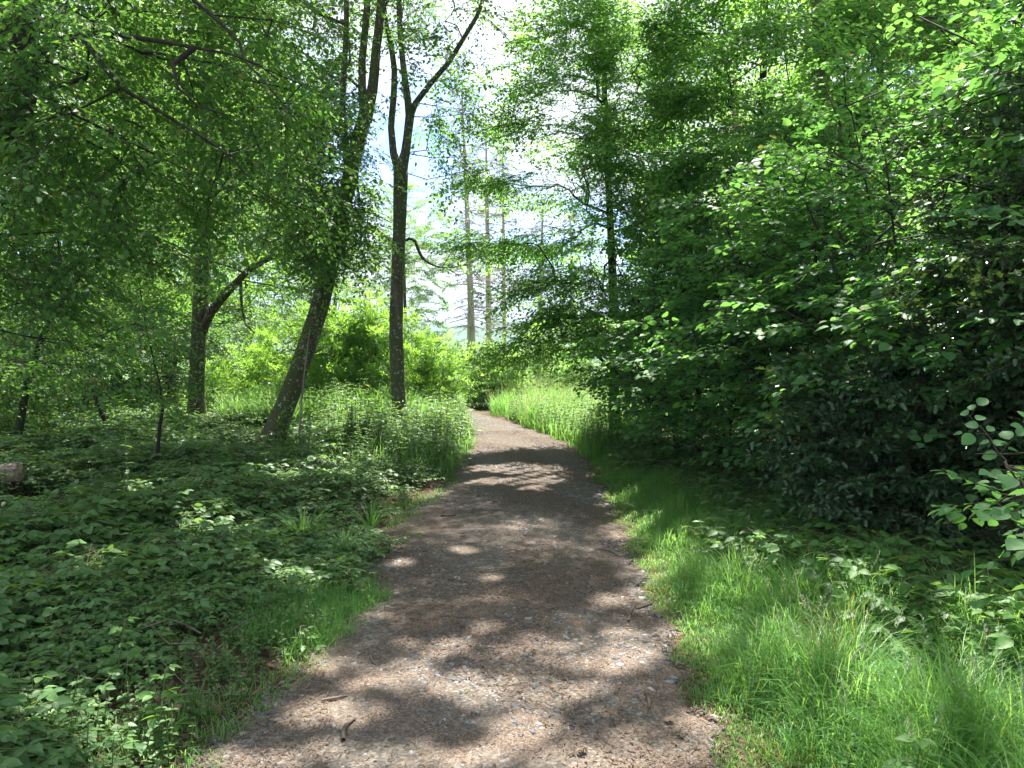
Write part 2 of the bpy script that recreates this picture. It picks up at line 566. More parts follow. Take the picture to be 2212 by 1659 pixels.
def make_trifoliate(nleaf, lv, lf, rad=0.28, h=0.28, stems=3):
    """low bramble: leaves of three leaflets on short stalks, facing up"""
    Pp = Parts()
    for s in range(stems):
        az = rng.uniform(0, 6.28)
        q = np.array([(math.cos(az) * rad * t, math.sin(az) * rad * t, h * (0.25 + 1.6 * t - 1.2 * t * t)) for t in np.linspace(0, 1, 5)])
        q[0, 2] = -0.03
        V, Fc = tube(q, np.linspace(0.004, 0.002, 5), 3)
        Pp.add(V, Fc, 0.5, 1)
        n = max(1, nleaf // stems)
        for k in range(n):
            t = (k + 0.7) / n
            p = np.array([np.interp(t, np.linspace(0, 1, 5), q[:, c]) for c in range(3)])
            a = az + (1 if k % 2 else -1) * rng.uniform(0.4, 1.5)
            d = np.array((math.cos(a), math.sin(a), rng.uniform(0.05, 0.5)))
            pe = rng.uniform(0.04, 0.11)
            e = p + d * pe
            V, Fc = tube(np.array([p, e]), [0.0018, 0.0012], 3)
            Pp.add(V, Fc, 0.5, 1)
            nrm = np.array((rng.normal() * 0.3, rng.normal() * 0.3, 1))
            sc, tint = rng.uniform(0.6, 1.15), rng.uniform(0, 1)
            for da in (0, 1.15, -1.15):
                dd = np.array((math.cos(a + da), math.sin(a + da), rng.uniform(-0.25, 0.05)))
                put_leaf(Pp, lv, lf, e + dd * 0.006, dd, nrm + rng.normal(size=3) * 0.12, sc * (1 if da == 0 else 0.85), tint + rng.normal() * 0.05)
    return Pp.get()


def make_herb(h, nl, lv, lf):
    """an upright stem with leaves in pairs"""
    Pp = Parts()
    lean = rng.normal(size=2) * 0.12
    q = np.array([(lean[0] * h * t * t, lean[1] * h * t * t, h * t) for t in np.linspace(0, 1, 5)])
    V, Fc = tube(q, np.linspace(0.004, 0.0015, 5), 3)
    Pp.add(V, Fc, 0.6, 1)
    for k in range(nl):
        t = 0.15 + 0.85 * (k + 0.5) / nl
        p = np.array([np.interp(t, np.linspace(0, 1, 5), q[:, c]) for c in range(3)])
        a0 = k * 1.57 + rng.normal() * 0.2
        for a in (a0, a0 + math.pi):
            d = np.array((math.cos(a), math.sin(a), rng.uniform(-0.1, 0.45)))
            put_leaf(Pp, lv, lf, p, d, np.array((0, 0, 1.0)) + rng.normal(size=3) * 0.15, rng.uniform(0.7, 1.1) * (1.15 - 0.6 * t), rng.uniform(0, 1))
    return Pp.get()


lv_s, lf_s = leaf_tpl(0.056, 0.038, 'mid')
lv_b, lf_b = leaf_tpl(0.075, 0.048, 'mid')
lv_h, lf_h = leaf_tpl(0.092, 0.080, 'round', fold=0.12, droop=0.18)
lv_y, lf_y = leaf_tpl(0.062, 0.036, 'spiny', fold=0.25, droop=0.1)
lv_g, lf_g = leaf_tpl(0.12, 0.085, 'mid', droop=0.3)
lv_r, lf_r = leaf_tpl(0.070, 0.050, 'ovate', fold=0.14, droop=0.12)
lv_rm, lf_rm = leaf_tpl(0.072, 0.052, 'mid', fold=0.14, droop=0.12)
SP = {
    'small': [make_spray(0.6, 36, lv_s, lf_s, 0.3, 0.0035, 5, droop=0.3) for _ in range(6)],
    'beech': [make_spray(0.85, 40, lv_b, lf_b, 0.32, 0.004, 6, droop=0.12) for _ in range(6)],
    'hazel': [make_spray(0.5, 13, lv_h, lf_h, 0.22, 0.004, 3, 0.02, 0.12) for _ in range(7)],
    'holly': [make_spray(0.35, 26, lv_y, lf_y, 0.7, 0.004, 3, 0.008, 0.05, ang=(30, 80)) for _ in range(6)],
    'bg': [make_spray(1.1, 40, lv_g, lf_g, 0.45, 0.006, 6, 0.02, 0.2) for _ in range(6)],
    'pinnate': [make_pinnate(9, 6, (0.085, 0.034), 0.36) for _ in range(5)],
    'bright': [make_spray(0.7, 34, lv_b, lf_b, 0.4, 0.004, 5, droop=0.1) for _ in range(5)],
    'bram': [make_trifoliate(9, lv_r, lf_r, 0.30, 0.26) for _ in range(9)],
    'bram_mid': [make_trifoliate(9, lv_rm, lf_rm, 0.32, 0.26) for _ in range(7)],
    'herb': [make_herb(rng.uniform(0.4, 0.7), 7, *leaf_tpl(0.09, 0.045, 'mid', droop=0.25)) for _ in range(7)],
    'sprig': [make_herb(rng.uniform(0.12, 0.22), 4, *leaf_tpl(0.04, 0.028, 'mid', droop=0.2)) for _ in range(6)],
}


SPLEN = {'small': 0.6, 'beech': 0.85, 'hazel': 0.5, 'holly': 0.3, 'bg': 1.1, 'pinnate': 0.5, 'bright': 0.7}


def frames(d, up, roll):
    d = d / (np.linalg.norm(d, axis=1)[:, None] + 1e-9)
    y = np.cross(up, d)
    y /= np.linalg.norm(y, axis=1)[:, None] + 1e-9
    n = np.cross(d, y)
    c, s = np.cos(roll)[:, None], np.sin(roll)[:, None]
    y2 = y * c + n * s
    n2 = np.cross(d, y2)
    return np.stack([d, y2, n2], axis=2)


def bake(Pp, species, pos, d, up=None, roll=0.3, scale=(0.75, 1.2), tint=None, spread=0.55, gaps=False):
    """puts one random spray of the species at every position"""
    pos = np.asarray(pos, float)
    d = np.asarray(d, float)
    N = len(pos)
    if N == 0:
        return
    up = np.broadcast_to(np.array((0, 0, 1.0)), (N, 3)) + rng.normal(size=(N, 3)) * 0.06 if up is None else up
    fr = frames(d, up, rng.normal(size=N) * roll)
    sc = rng.uniform(*scale, size=N)
    tn = rng.uniform(0, 1, N) if tint is None else tint
    which = rng.integers(0, len(SP[species]), N)
    for w, (V, Fc, T, M) in enumerate(SP[species]):
        ix = np.nonzero(which == w)[0]
        if not len(ix):
            continue
        A = fr[ix] * sc[ix][:, None, None]
        VV = np.einsum('sij,nj->sni', A, V) + pos[ix][:, None, :]
        FF = Fc[None] + (np.arange(len(ix)) * len(V))[:, None, None]
        TT = T[None] * spread + tn[ix][:, None] * (1 - spread)
        VV, FF, MM = VV.reshape(-1, 3), FF.reshape(-1, 3), np.tile(M, len(ix))
        if gaps:
            kk = ~in_fleck(VV[FF].mean(axis=1))
            FF, MM = FF[kk], MM[kk]
        Pp.add(VV, FF, TT.ravel(), MM)


# ------------------------------------------------------------------ branches that grow to fill a crown
def grow(trunk, targets, up_bias=0.35, wig=0.06, step=0.4, rtip=0.004, expo=0.48, maxr=0.6):
    """trunk: list of (points, radii). Every target is joined to the cheapest point that already carries wood."""
    P, Rr, PL, D = [], [], [], []
    for q, r_ in trunk:
        s = np.cumsum(np.r_[0, np.linalg.norm(np.diff(q, axis=0), axis=1)])
        t = np.gradient(q, axis=0)
        t /= np.linalg.norm(t, axis=1)[:, None] + 1e-9
        P += list(q)
        Rr += list(r_)
        PL += list(s * 0.3)
        D += list(t)
    n0 = len(P)
    tg = np.asarray(targets, float)
    base = np.array(P)
    dist0 = np.array([np.min(np.linalg.norm(base - t, axis=1)) for t in tg])
    tg = tg[np.argsort(dist0)]
    cap = n0 + len(tg) * 14 + 10
    PA = np.zeros((cap, 3))
    PA[:n0] = base
    PLA = np.zeros(cap)
    PLA[:n0] = PL
    DA = np.zeros((cap, 3))
    DA[:n0] = D
    par = np.full(cap, -1)
    n = n0
    chains, ends = [], []
    for t in tg:
        dv = t - PA[:n]
        ds = np.linalg.norm(dv, axis=1)
        z = -dv[:, 2] / (ds + 1e-6)
        al = np.einsum('ij,ij->i', dv, DA[:n]) / (ds + 1e-6)
        cost = ds * (1.25 + 0.7 * np.maximum(z - 0.1, 0) - 0.3 * al) + 0.22 * PLA[:n]
        cost[:n0] += 0.15
        i = int(np.argmin(cost))
        dd = ds[i]
        m = int(np.clip(dd / step, 1, 10))
        out = dv[i] / (dd + 1e-9)
        c = PA[i] + (DA[i] * 0.45 + out * 0.5 + np.array((0, 0, up_bias)) * 0.4) * dd * 0.5
        idx = []
        prev = i
        for k in range(1, m + 1):
            u = k / m
            p = (1 - u) ** 2 * PA[i] + 2 * u * (1 - u) * c + u * u * t
            if k < m:
                p = p + rng.normal(size=3) * wig * min(dd, 1.0)
            PA[n] = p
            e = p - PA[prev]
            DA[n] = e / (np.linalg.norm(e) + 1e-9)
            PLA[n] = PLA[prev] + np.linalg.norm(e)
            par[n] = prev
            prev = n
            idx.append(n)
            n += 1
        chains.append((i, idx))
        ends.append(idx[-1])
    cnt = np.zeros(n)
    for e in ends:
        cnt[e] += 1
    for k in range(n - 1, n0 - 1, -1):
        if par[k] >= 0:
            cnt[par[k]] += cnt[k]
    rad = np.zeros(n)
    rad[:n0] = Rr
    rad[n0:] = rtip * np.maximum(cnt[n0:], 1) ** expo
    tubes = []
    for i, idx in chains:
        r0 = min(rad[i] * (maxr if i < n0 else 1.0), rad[idx[0]] * 1.2)
        q = np.vstack([PA[i][None], PA[idx]])
        rr = np.minimum(np.r_[r0, rad[idx]], r0)
        tubes.append((q, rr))
    return tubes, PA[:n], DA[:n], rad, np.array(ends), n0


def ell(c, r, n, shell=0.45, cut=None):
    out = np.zeros((0, 3))
    while len(out) < n:
        v = rng.normal(size=(n * 2, 3))
        v /= np.linalg.norm(v, axis=1)[:, None]
        v *= (rng.uniform(0, 1, n * 2) ** shell)[:, None]
        p = np.asarray(c) + v * np.asarray(r)
        if cut is not None:
            p = p[cut(p)]
            if len(p) == 0:
                break
        out = np.vstack([out, p])
    return out[:n]


def layer(p0, p1, n, w=0.8, th=0.12, sag=0.0, t0=0.2, pw=0.8):
    p0, p1 = np.asarray(p0, float), np.asarray(p1, float)
    t = t0 + (1 - t0) * rng.uniform(0, 1, n) ** pw
    d = p1 - p0
    s = np.cross(d, (0, 0, 1.0))
    s /= np.linalg.norm(s) + 1e-9
    lat = rng.uniform(-1, 1, n) * w * (1.05 - 0.75 * t)
    p = p0 + t[:, None] * d + lat[:, None] * s
    p[:, 2] += rng.normal(size=n) * th - sag * t * t
    return p


def trunk_from_px(pts, step=0.25):
    """pts: (px, py, distance, width in px)"""
    P = np.array([W(a, b, d) for a, b, d, w in pts])
    r = np.array([0.5 * w * d / FPX for a, b, d, w in pts])
    return resample(P, r, step)


def ground_root(q, r, flare=1.5):
    """runs the trunk down into the ground and flares its foot"""
    b = q[0].copy()
    g = float(gz(b[0], b[1]))
    s = q[:, 2] - g
    r = r * (1 + (flare - 1) * np.exp(-np.maximum(s, 0) / 0.22))
    foot = b.copy()
    if b[2] > g - 0.1:
        d = q[1] - q[0]
        d = d / abs(d[2])
        k = int((b[2] - g + 0.2) / 0.12) + 2
        h = np.linspace(g - 0.2, b[2], k)[:-1]
        ext = np.array([b + d * (x - b[2]) for x in h])
        re = r[0] * (1 + (flare - 1) * np.exp(-np.maximum(h - g, 0) / 0.22)) / (1 + (flare - 1) * math.exp(-max(s[0], 0) / 0.22))
        q = np.vstack([ext, q])
        r = np.r_[re, r]
    return q, r


def tree(name, label, cat, trunks, targets, species, leaf, bark, nspray=2, group=None, flat=0.7, droop=0.0, roll=0.3,
         scale=(0.75, 1.2), up_bias=0.35, along=0.5, k=10, rough=0.06, rtip=0.004, expo=0.48, twig=None, origin=None, parts=None,
         leaf_cut=None, maxr=0.6, wig=0.06, gaps=True):
    o0 = trunks[0][0][0] if origin is None else np.asarray(origin, float)
    if origin is None:
        o0 = np.array((o0[0], o0[1], float(gz(o0[0], o0[1]))))
    root = thing(name, label, cat, o0, group)
    tp = Parts()
    for q, r_ in trunks:
        V, Fc = tube(q, r_, k, rough)
        tp.add(V, Fc)
    cp = Parts()
    if len(targets):
        tubes, PA, DA, rad, ends, n0 = grow(trunks, targets, up_bias, rtip=rtip, expo=expo, maxr=maxr, wig=wig)
        for q, r_ in tubes:
            if len(q) < 2:
                continue
            if len(q) > 2 and r_[0] > 0.012:
                q, r_ = resample(q, r_, 0.2)
            V, Fc = tube(q, np.maximum(r_, 0.0022), 6 if r_[0] > 0.02 else 4 if r_[0] > 0.008 else 3)
            tp.add(V, Fc)
        ni = np.arange(n0, len(PA))
        thin = ni[(rad[n0:] < rtip * 2.6) & (rng.uniform(0, 1, len(ni)) < along)]
        src = np.concatenate([np.repeat(ends, nspray), thin])
        pos = PA[src]
        d = DA[src].copy()
        c = PA[ends].mean(axis=0)
        outw = pos - (np.asarray([trunks[0][0][-1][0], trunks[0][0][-1][1], 0]) * [1, 1, 0] + c * [0, 0, 1])
        outw /= np.linalg.norm(outw, axis=1)[:, None] + 1e-9
        az = rng.normal(size=len(src)) * 0.85
        dx = d[:, 0] * np.cos(az) - d[:, 1] * np.sin(az)
        dy = d[:, 0] * np.sin(az) + d[:, 1] * np.cos(az)
        d[:, 0], d[:, 1] = dx, dy
        d = d + outw * 0.5
        d[:, 2] = d[:, 2] * (1 - flat) - droop + rng.normal(size=len(src)) * 0.12
        if leaf_cut is not None:
            kk = leaf_cut(pos)
            pos, d = pos[kk], d[kk]
        bake(cp, species, pos, d, None, roll, scale, gaps=gaps)
        cp.build('crown', [leaf, twig or M_twig], root, origin=o0)
    if parts:
        parts(root, o0)
    tp.build('trunk', bark, root, True, origin=o0)
    return root


def upright(x, y, h, r0, r1, lean=(0, 0), bend=0.15, n=7):
    g = float(gz(x, y))
    t = np.linspace(0, 1, n)
    ph = rng.uniform(0, 6.28, 2)
    P = np.stack([x + lean[0] * t + bend * np.sin(t * 4 + ph[0]) * t, y + lean[1] * t + bend * np.sin(t * 3.3 + ph[1]) * t, g - 0.15 + h * t], 1)
    q, r_ = resample(P, r0 + (r1 - r0) * t, 0.35)
    s = q[:, 2] - g
    return q, r_ * (1 + 0.5 * np.exp(-np.maximum(s, 0) / 0.25))


# =================================================================== THE SETTING
def axis(fine_a, fine_b, step, far, growth=1.35):
    a = list(np.arange(fine_a, fine_b + 1e-6, step))
    s, lo, hi = step, [], []
    v = fine_b
    while v < far:
        s *= growth
        v += s
        hi.append(v)
    s, v = step, fine_a
    while v > -far:
        s *= growth
        v -= s
        lo.append(v)
    return np.array(lo[::-1] + a + hi)


xs, ys = axis(-12, 9, 0.2, 4000), axis(-6, 34, 0.2, 4000)
gx, gy = np.meshgrid(xs, ys)
zz = gz(gx, gy)
Vg = np.stack([gx, gy, zz], -1).reshape(-1, 3)
nx, ny = len(xs), len(ys)
i = (np.arange(ny - 1)[:, None] * nx + np.arange(nx - 1)[None, :]).ravel()
Fg = np.stack([i, i + 1, i + nx + 1, i + nx], 1)

m, n, out = mat('forest_floor')
v = coords(n)
f1 = noise(n, 38, 6, v, 0.7)
f2 = noise(n, 2.2, 4, v)
c = ramp(n, f1, [(0.3, (0.030, 0.020, 0.013)), (0.5, (0.085, 0.055, 0.036)), (0.72, (0.20, 0.145, 0.10))])
c = mixcol(n, ramp(n, f2, [(0.45, 0.0), (0.62, 0.7)]), c, (0.045, 0.055, 0.022))
geo = n.nodes.new('ShaderNodeNewGeometry')
ln = n.nodes.new('ShaderNodeVectorMath')
ln.operation = 'LENGTH'
n.links.new(geo.outputs['Position'], ln.inputs[0])
mr = n.nodes.new('ShaderNodeMapRange')
mr.inputs['From Min'].default_value = 22
mr.inputs['From Max'].default_value = 40
n.links.new(ln.outputs['Value'], mr.inputs['Value'])
fld = ramp(n, noise(n, 0.02, 4, v), [(0.4, (0.06, 0.14, 0.03)), (0.6, (0.12, 0.20, 0.05))])
c = mixcol(n, mr.outputs['Result'], c, fld)
p = n.nodes.new('ShaderNodeBsdfPrincipled')
n.links.new(c, p.inputs['Base Color'])
p.inputs['Roughness'].default_value = 0.95
p.inputs['Specular IOR Level'].default_value = 0.15
b = n.nodes.new('ShaderNodeBump')
b.inputs['Strength'].default_value = 0.8
b.inputs['Distance'].default_value = 0.02
n.links.new(f1, b.inputs['Height'])
n.links.new(b.outputs[0], p.inputs['Normal'])
n.links.new(p.outputs[0], out.inputs['Surface'])
M_floor = m
tag(link('ground', Vg, Fg, M_floor, smooth_=True), kind='structure')

# ---- the path: one ribbon with ragged edges that bends away to the left behind the shrubs
yr = np.concatenate([np.arange(-7.5, 10, 0.07), np.arange(10, 22.2, 0.14)])
Lx, Rx = path_l(yr), path_r(yr)
jl = rng.normal(size=len(yr)) * 0.03
jr = rng.normal(size=len(yr)) * 0.025
Lp = np.stack([Lx - 0.10 + jl, yr], 1)
Rp = np.stack([Rx + 0.06 + jr, yr], 1)
bl = np.array([(-1.95, 23.4), (-2.9, 24.4), (-4.4, 25.3), (-7, 26.3), (-11, 27.2)])
br = np.array([(-1.15, 23.9), (-2.1, 25.6), (-3.9, 26.9), (-6.7, 28.0), (-10.8, 29.0)])
Lp, Rp = np.vstack([Lp, bl]), np.vstack([Rp, br])
NC = 26
t = np.linspace(0, 1, NC)
PV = Lp[:, None, :] * (1 - t)[None, :, None] + Rp[:, None, :] * t[None, :, None]
pz = gz(PV[..., 0], PV[..., 1]) * (PV[..., 1] > 22) + 0.014 + 0.018 * np.sin(t * math.pi)[None, :] + 0.006 * np.sin(PV[..., 0] * 6.1) * np.sin(PV[..., 1] * 4.3)
pz[:, 0] -= 0.03
pz[:, -1] -= 0.03
pz = np.where(PV[..., 1] > 22, pz + 0.05, pz)
PV = np.concatenate([PV, pz[..., None]], -1).reshape(-1, 3)
i = (np.arange(len(Lp) - 1)[:, None] * NC + np.arange(NC - 1)[None, :]).ravel()
PF = np.stack([i, i + 1, i + NC + 1, i + NC], 1)
m, n, out = mat('path_gravel')
v = coords(n)
vo = n.nodes.new('ShaderNodeTexVoronoi')
vo.inputs['Scale'].default_value = 62
n.links.new(v, vo.inputs['Vector'])
vo2 = n.nodes.new('ShaderNodeTexVoronoi')
vo2.inputs['Scale'].default_value = 150
n.links.new(v, vo2.inputs['Vector'])
sep = n.nodes.new('ShaderNodeSeparateColor')
n.links.new(vo.outputs['Color'], sep.inputs[0])
stone = ramp(n, sep.outputs[0], [(0.0, (0.0636, 0.0549, 0.0453)), (0.5, (0.1126, 0.0960, 0.0792)), (1.0, (0.2056, 0.1783, 0.1455))])
sep2 = n.nodes.new('ShaderNodeSeparateColor')
n.links.new(vo2.outputs['Color'], sep2.inputs[0])
needle = ramp(n, sep2.outputs[1], [(0.0, (0.0602, 0.0420, 0.0313)), (0.5, (0.1215, 0.0872, 0.0658)), (1.0, (0.2288, 0.1733, 0.1317))])
patch = noise(n, 1.5, 5, v, 0.6)
fine = noise(n, 40, 4, v, 0.7)
ad = n.nodes.new('ShaderNodeMath')
ad.operation = 'MULTIPLY_ADD'
ad.inputs[1].default_value = 0.45
n.links.new(fine, ad.inputs[0])
n.links.new(patch, ad.inputs[2])
c = mixcol(n, ramp(n, ad.outputs[0], [(0.60, 0.0), (0.80, 1.0)]), stone, needle)
p = n.nodes.new('ShaderNodeBsdfPrincipled')
n.links.new(c, p.inputs['Base Color'])
p.inputs['Roughness'].default_value = 0.9
p.inputs['Specular IOR Level'].default_value = 0.25
b = n.nodes.new('ShaderNodeBump')
b.inputs['Strength'].default_value = 0.9
b.inputs['Distance'].default_value = 0.012
hm = n.nodes.new('ShaderNodeMath')
hm.operation = 'ADD'
n.links.new(sep.outputs[1], hm.inputs[0])
n.links.new(sep2.outputs[0], hm.inputs[1])
n.links.new(hm.outputs[0], b.inputs['Height'])
n.links.new(b.outputs[0], p.inputs['Normal'])
n.links.new(p.outputs[0], out.inputs['Surface'])
tag(link('path', PV, PF, m, smooth_=True), kind='structure')


def on_path_z(x, y):
    a, c_ = path_l(y) - 0.10, path_r(y) + 0.06
    t_ = np.clip((x - a) / (c_ - a), 0, 1)
    return 0.014 + 0.018 * np.sin(t_ * math.pi) + 0.006 * np.sin(x * 6.1) * np.sin(y * 4.3)


# slate chips lying in the path
def chips(N, ylo, yhi, slo, shi, power=2.0):
    y = ylo + (yhi - ylo) * rng.uniform(0, 1, N) ** power
    a, c_ = path_l(y) - 0.12, path_r(y) + 0.05
    x = a + (c_ - a) * rng.uniform(0, 1, N)
    keep = rng.uniform(0, 1, N) < (0.25 + 0.75 * (np.sin(x * 3.1 + 1) * np.sin(y * 1.9 + 0.6) + 0.5 * np.sin(x * 1.1 - y * 2.7) > -0.15))
    x, y = x[keep], y[keep]
    N = len(x)
    s = slo + (shi - slo) * rng.uniform(0, 1, N) ** 3
    k = 6
    ang = (np.arange(k)[None] + rng.uniform(-.35, .35, (N, k))) * 2 * math.pi / k
    rad_ = s[:, None] * rng.uniform(0.55, 1.15, (N, k))
    el_ = rng.uniform(0.35, 0.85, N)[:, None]
    rot = rng.uniform(0, 6.28, N)
    px_, py_ = rad_ * np.cos(ang), rad_ * np.sin(ang) * el_
    X = px_ * np.cos(rot)[:, None] - py_ * np.sin(rot)[:, None]
    Y = px_ * np.sin(rot)[:, None] + py_ * np.cos(rot)[:, None]
    tx, ty = rng.normal(size=(N, 1)) * 0.16, rng.normal(size=(N, 1)) * 0.16
    th = (s * rng.uniform(0.05, 0.16, N))[:, None]
    z0 = on_path_z(x, y)[:, None]
    Zt = z0 + th + X * tx + Y * ty
    top = np.stack([x[:, None] + X * 0.92, y[:, None] + Y * 0.92, Zt], -1)
    bot = np.stack([x[:, None] + X, y[:, None] + Y, z0 - 0.006 + 0 * X], -1)
    V = np.concatenate([top, bot], 1)
    Fc = [(0, q, q + 1) for q in range(1, k - 1)]
    for q in range(k):
        r_ = (q + 1) % k
        Fc += [(q, k + q, k + r_), (q, k + r_, r_)]
    Fc = np.array(Fc)
    FF = Fc[None] + (np.arange(N) * 2 * k)[:, None, None]
    T = np.repeat(rng.uniform(0, 1, N), 2 * k)
    return V.reshape(-1, 3), FF.reshape(-1, 3), T


m, n, out = mat('slate_chip')
at = n.nodes.new('ShaderNodeAttribute')
at.attribute_name = 'tint'
c = ramp(n, at.outputs['Fac'], [(0.0, (0.045, 0.046, 0.048)), (0.4, (0.105, 0.106, 0.108)), (0.75, (0.170, 0.168, 0.165)), (1.0, (0.27, 0.25, 0.23))])
p = n.nodes.new('ShaderNodeBsdfPrincipled')
n.links.new(c, p.inputs['Base Color'])
p.inputs['Roughness'].default_value = 0.7
p.inputs['Specular IOR Level'].default_value = 0.35
n.links.new(p.outputs[0], out.inputs['Surface'])
M_slate = m
cp = Parts()
for a in ((42000, 1.2, 12, 0.003, 0.017, 1.6), (5200, 1.2, 9, 0.009, 0.034, 1.3), (12000, 8, 21, 0.006, 0.028, 1.2)):
    V, Fc, T = chips(*a)
    cp.add(V, Fc, T)
tag(cp.build('gravel', [M_slate]), kind='stuff')

# reddish needles and small bits of leaf strewn over the path
N = 70000
y = 1.5 + 15 * rng.uniform(0, 1, N) ** 1.9
a, c_ = path_l(y) - 0.35, path_r(y) + 0.12
x = a + (c_ - a) * rng.uniform(0, 1, N)
keep = rng.uniform(0, 1, N) < 0.15 + 0.85 * (np.sin(x * 2.3 + 2) * np.sin(y * 1.6) + 0.6 * np.sin(x * 5 + y * 2.1) > -0.1)
x, y = x[keep], y[keep]
N = len(x)
ln_ = rng.uniform(0.004, 0.014, N) * (1 + y * 0.06)
an = rng.uniform(0, 6.28, N)
w_ = rng.uniform(0.0007, 0.0022, N) * (1 + y * 0.12)
inside = (x > path_l(y) - 0.1) & (x < path_r(y) + 0.06)
z0 = np.where(inside, on_path_z(x, y), gz(x, y)) + 0.004
dx, dy = np.cos(an), np.sin(an)
z1 = z0 + rng.uniform(0, 0.009, N)
z2 = z0 + rng.uniform(0, 0.009, N)
V = np.stack([np.stack([x - dx * ln_ - dy * w_, y - dy * ln_ + dx * w_, z1], -1), np.stack([x - dx * ln_ + dy * w_, y - dy * ln_ - dx * w_, z1], -1),
              np.stack([x + dx * ln_ + dy * w_, y + dy * ln_ - dx * w_, z2], -1), np.stack([x + dx * ln_ - dy * w_, y + dy * ln_ + dx * w_, z2], -1)], 1)
FF = np.array([[0, 1, 2], [0, 2, 3]])[None] + (np.arange(N) * 4)[:, None, None]
M_needle = leaf_mat('fallen_needle', (0.0596, 0.0391, 0.0277), (0.1846, 0.1281, 0.0918), (0.0894, 0.0478, 0.0296), (0.1786, 0.0955, 0.0592), 0.8, 0.05, 0.2)
tag(link('needle_litter', V.reshape(-1, 3), FF.reshape(-1, 3), M_needle, tint=np.repeat(rng.uniform(0, 1, N), 4)), kind='stuff')

# brown leaf litter under the brambles
N = 16000
x, y = rng.uniform(-7, 3.2, N), 1.6 + 11 * rng.uniform(0, 1, N) ** 1.6
keep = (x < path_l(y) - 0.12) | (x > path_r(y) + 0.5)
x, y = x[keep], y[keep]
N = len(x)
lvd, lfd = leaf_tpl(0.05, 0.03, 'mid', 0.3, -0.5)
cp = Parts()
fr = frames(np.stack([rng.normal(size=N), rng.normal(size=N), rng.normal(size=N) * 0.25], 1), rng.normal(size=(N, 3)) * 0.3 + (0, 0, 1), rng.normal(size=N) * 0.3)
fr = fr * rng.uniform(0.5, 1.3, N)[:, None, None]
VV = np.einsum('sij,nj->sni', fr, lvd) + np.stack([x, y, gz(x, y) + 0.015], 1)[:, None]
FF = lfd[None] + (np.arange(N) * len(lvd))[:, None, None]
tag(link('leaf_litter', VV.reshape(-1, 3), FF.reshape(-1, 3), M_dead, tint=np.repeat(rng.uniform(0, 1, N), len(lvd))), kind='stuff')

# dead twigs lying about in the undergrowth
cp = Parts()
for _ in range(260):
    x_, y_ = rng.uniform(-6, 2.8), rng.uniform(2.0, 13)
    if path_l(y_) - 0.1 < x_ < path_r(y_) + 0.5:
        continue
    a_, l_ = rng.uniform(0, 6.28), rng.uniform(0.1, 0.42)
    z_ = float(gz(x_, y_)) + rng.uniform(0.02, 0.3)
    q_ = np.array([(x_, y_, z_), (x_ + math.cos(a_) * l_ * 0.5, y_ + math.sin(a_) * l_ * 0.5, z_ + rng.uniform(0, 0.1)), (x_ + math.cos(a_ + 0.2) * l_, y_ + math.sin(a_ + 0.2) * l_, z_ + rng.uniform(-0.05, 0.25))])
    cp.add(*tube(*resample(q_, np.array([0.0045, 0.0035, 0.0015]) * rng.uniform(0.5, 1.2), 0.08), 4))
tag(cp.build('twig_litter', [bark_mat('dead_twig', (0.06, 0.048, 0.036), (0.18, 0.145, 0.115), bump=0.2)]), kind='stuff')

# ---- far wooded hills beyond the field
m, n, out = mat('hill_woods')
f = noise(n, 0.05, 6, coords(n, (1, 1, 0.5)), 0.7)
p = n.nodes.new('ShaderNodeBsdfPrincipled')
n.links.new(ramp(n, f, [(0.35, (0.030, 0.055, 0.025)), (0.65, (0.06, 0.11, 0.035))]), p.inputs['Base Color'])
p.inputs['Roughness'].default_value = 1
n.links.new(p.outputs[0], out.inputs['Surface'])
hx = np.linspace(-1500, 1500, 400)
hy = np.linspace(640, 1500, 60)
HX, HY = np.meshgrid(hx, hy)
HZ = -4 + 34 * smooth(640, 900, HY) + 26 * smooth(850, 1400, HY) + (4 * np.sin(HX * 0.006 + 1) + 3 * np.sin(HX * 0.017)) * smooth(640, 900, HY)
HZ += smooth(660, 720, HY) * (rng.uniform(0, 1, HX.shape) * 5 + 2 * np.sin(HX * 0.31) * np.sin(HY * 0.4))
Vh = np.stack([HX, HY, HZ], -1).reshape(-1, 3)
i = (np.arange(59)[:, None] * 400 + np.arange(399)[None]).ravel()
tag(link('hills', Vh, np.stack([i, i + 1, i + 401, i + 400], 1), m), kind='structure')


# =================================================================== GROUND COVER
def noise2(x, y, s=1.0):
    return (np.sin(x * 1.7 * s + 1.3) * np.sin(y * 1.3 * s + 0.2) + 0.6 * np.sin(x * 3.9 * s - y * 2.7 * s) + 0.4 * np.sin(x * 7.1 * s + y * 5.9 * s + 1))


def hedge_line(y):
    return np.interp(y, [1, 3.5, 5, 6.2, 9, 12, 14, 18], [3.2, 3.0, 2.75, 2.5, 1.95, 1.5, 1.55, 3.0])


def grass_line(y):
    return np.interp(y, [1, 3, 4, 6.2, 9, 12, 14], [2.5, 2.1, 1.95, 1.9, 1.8, 1.65, 1.55])


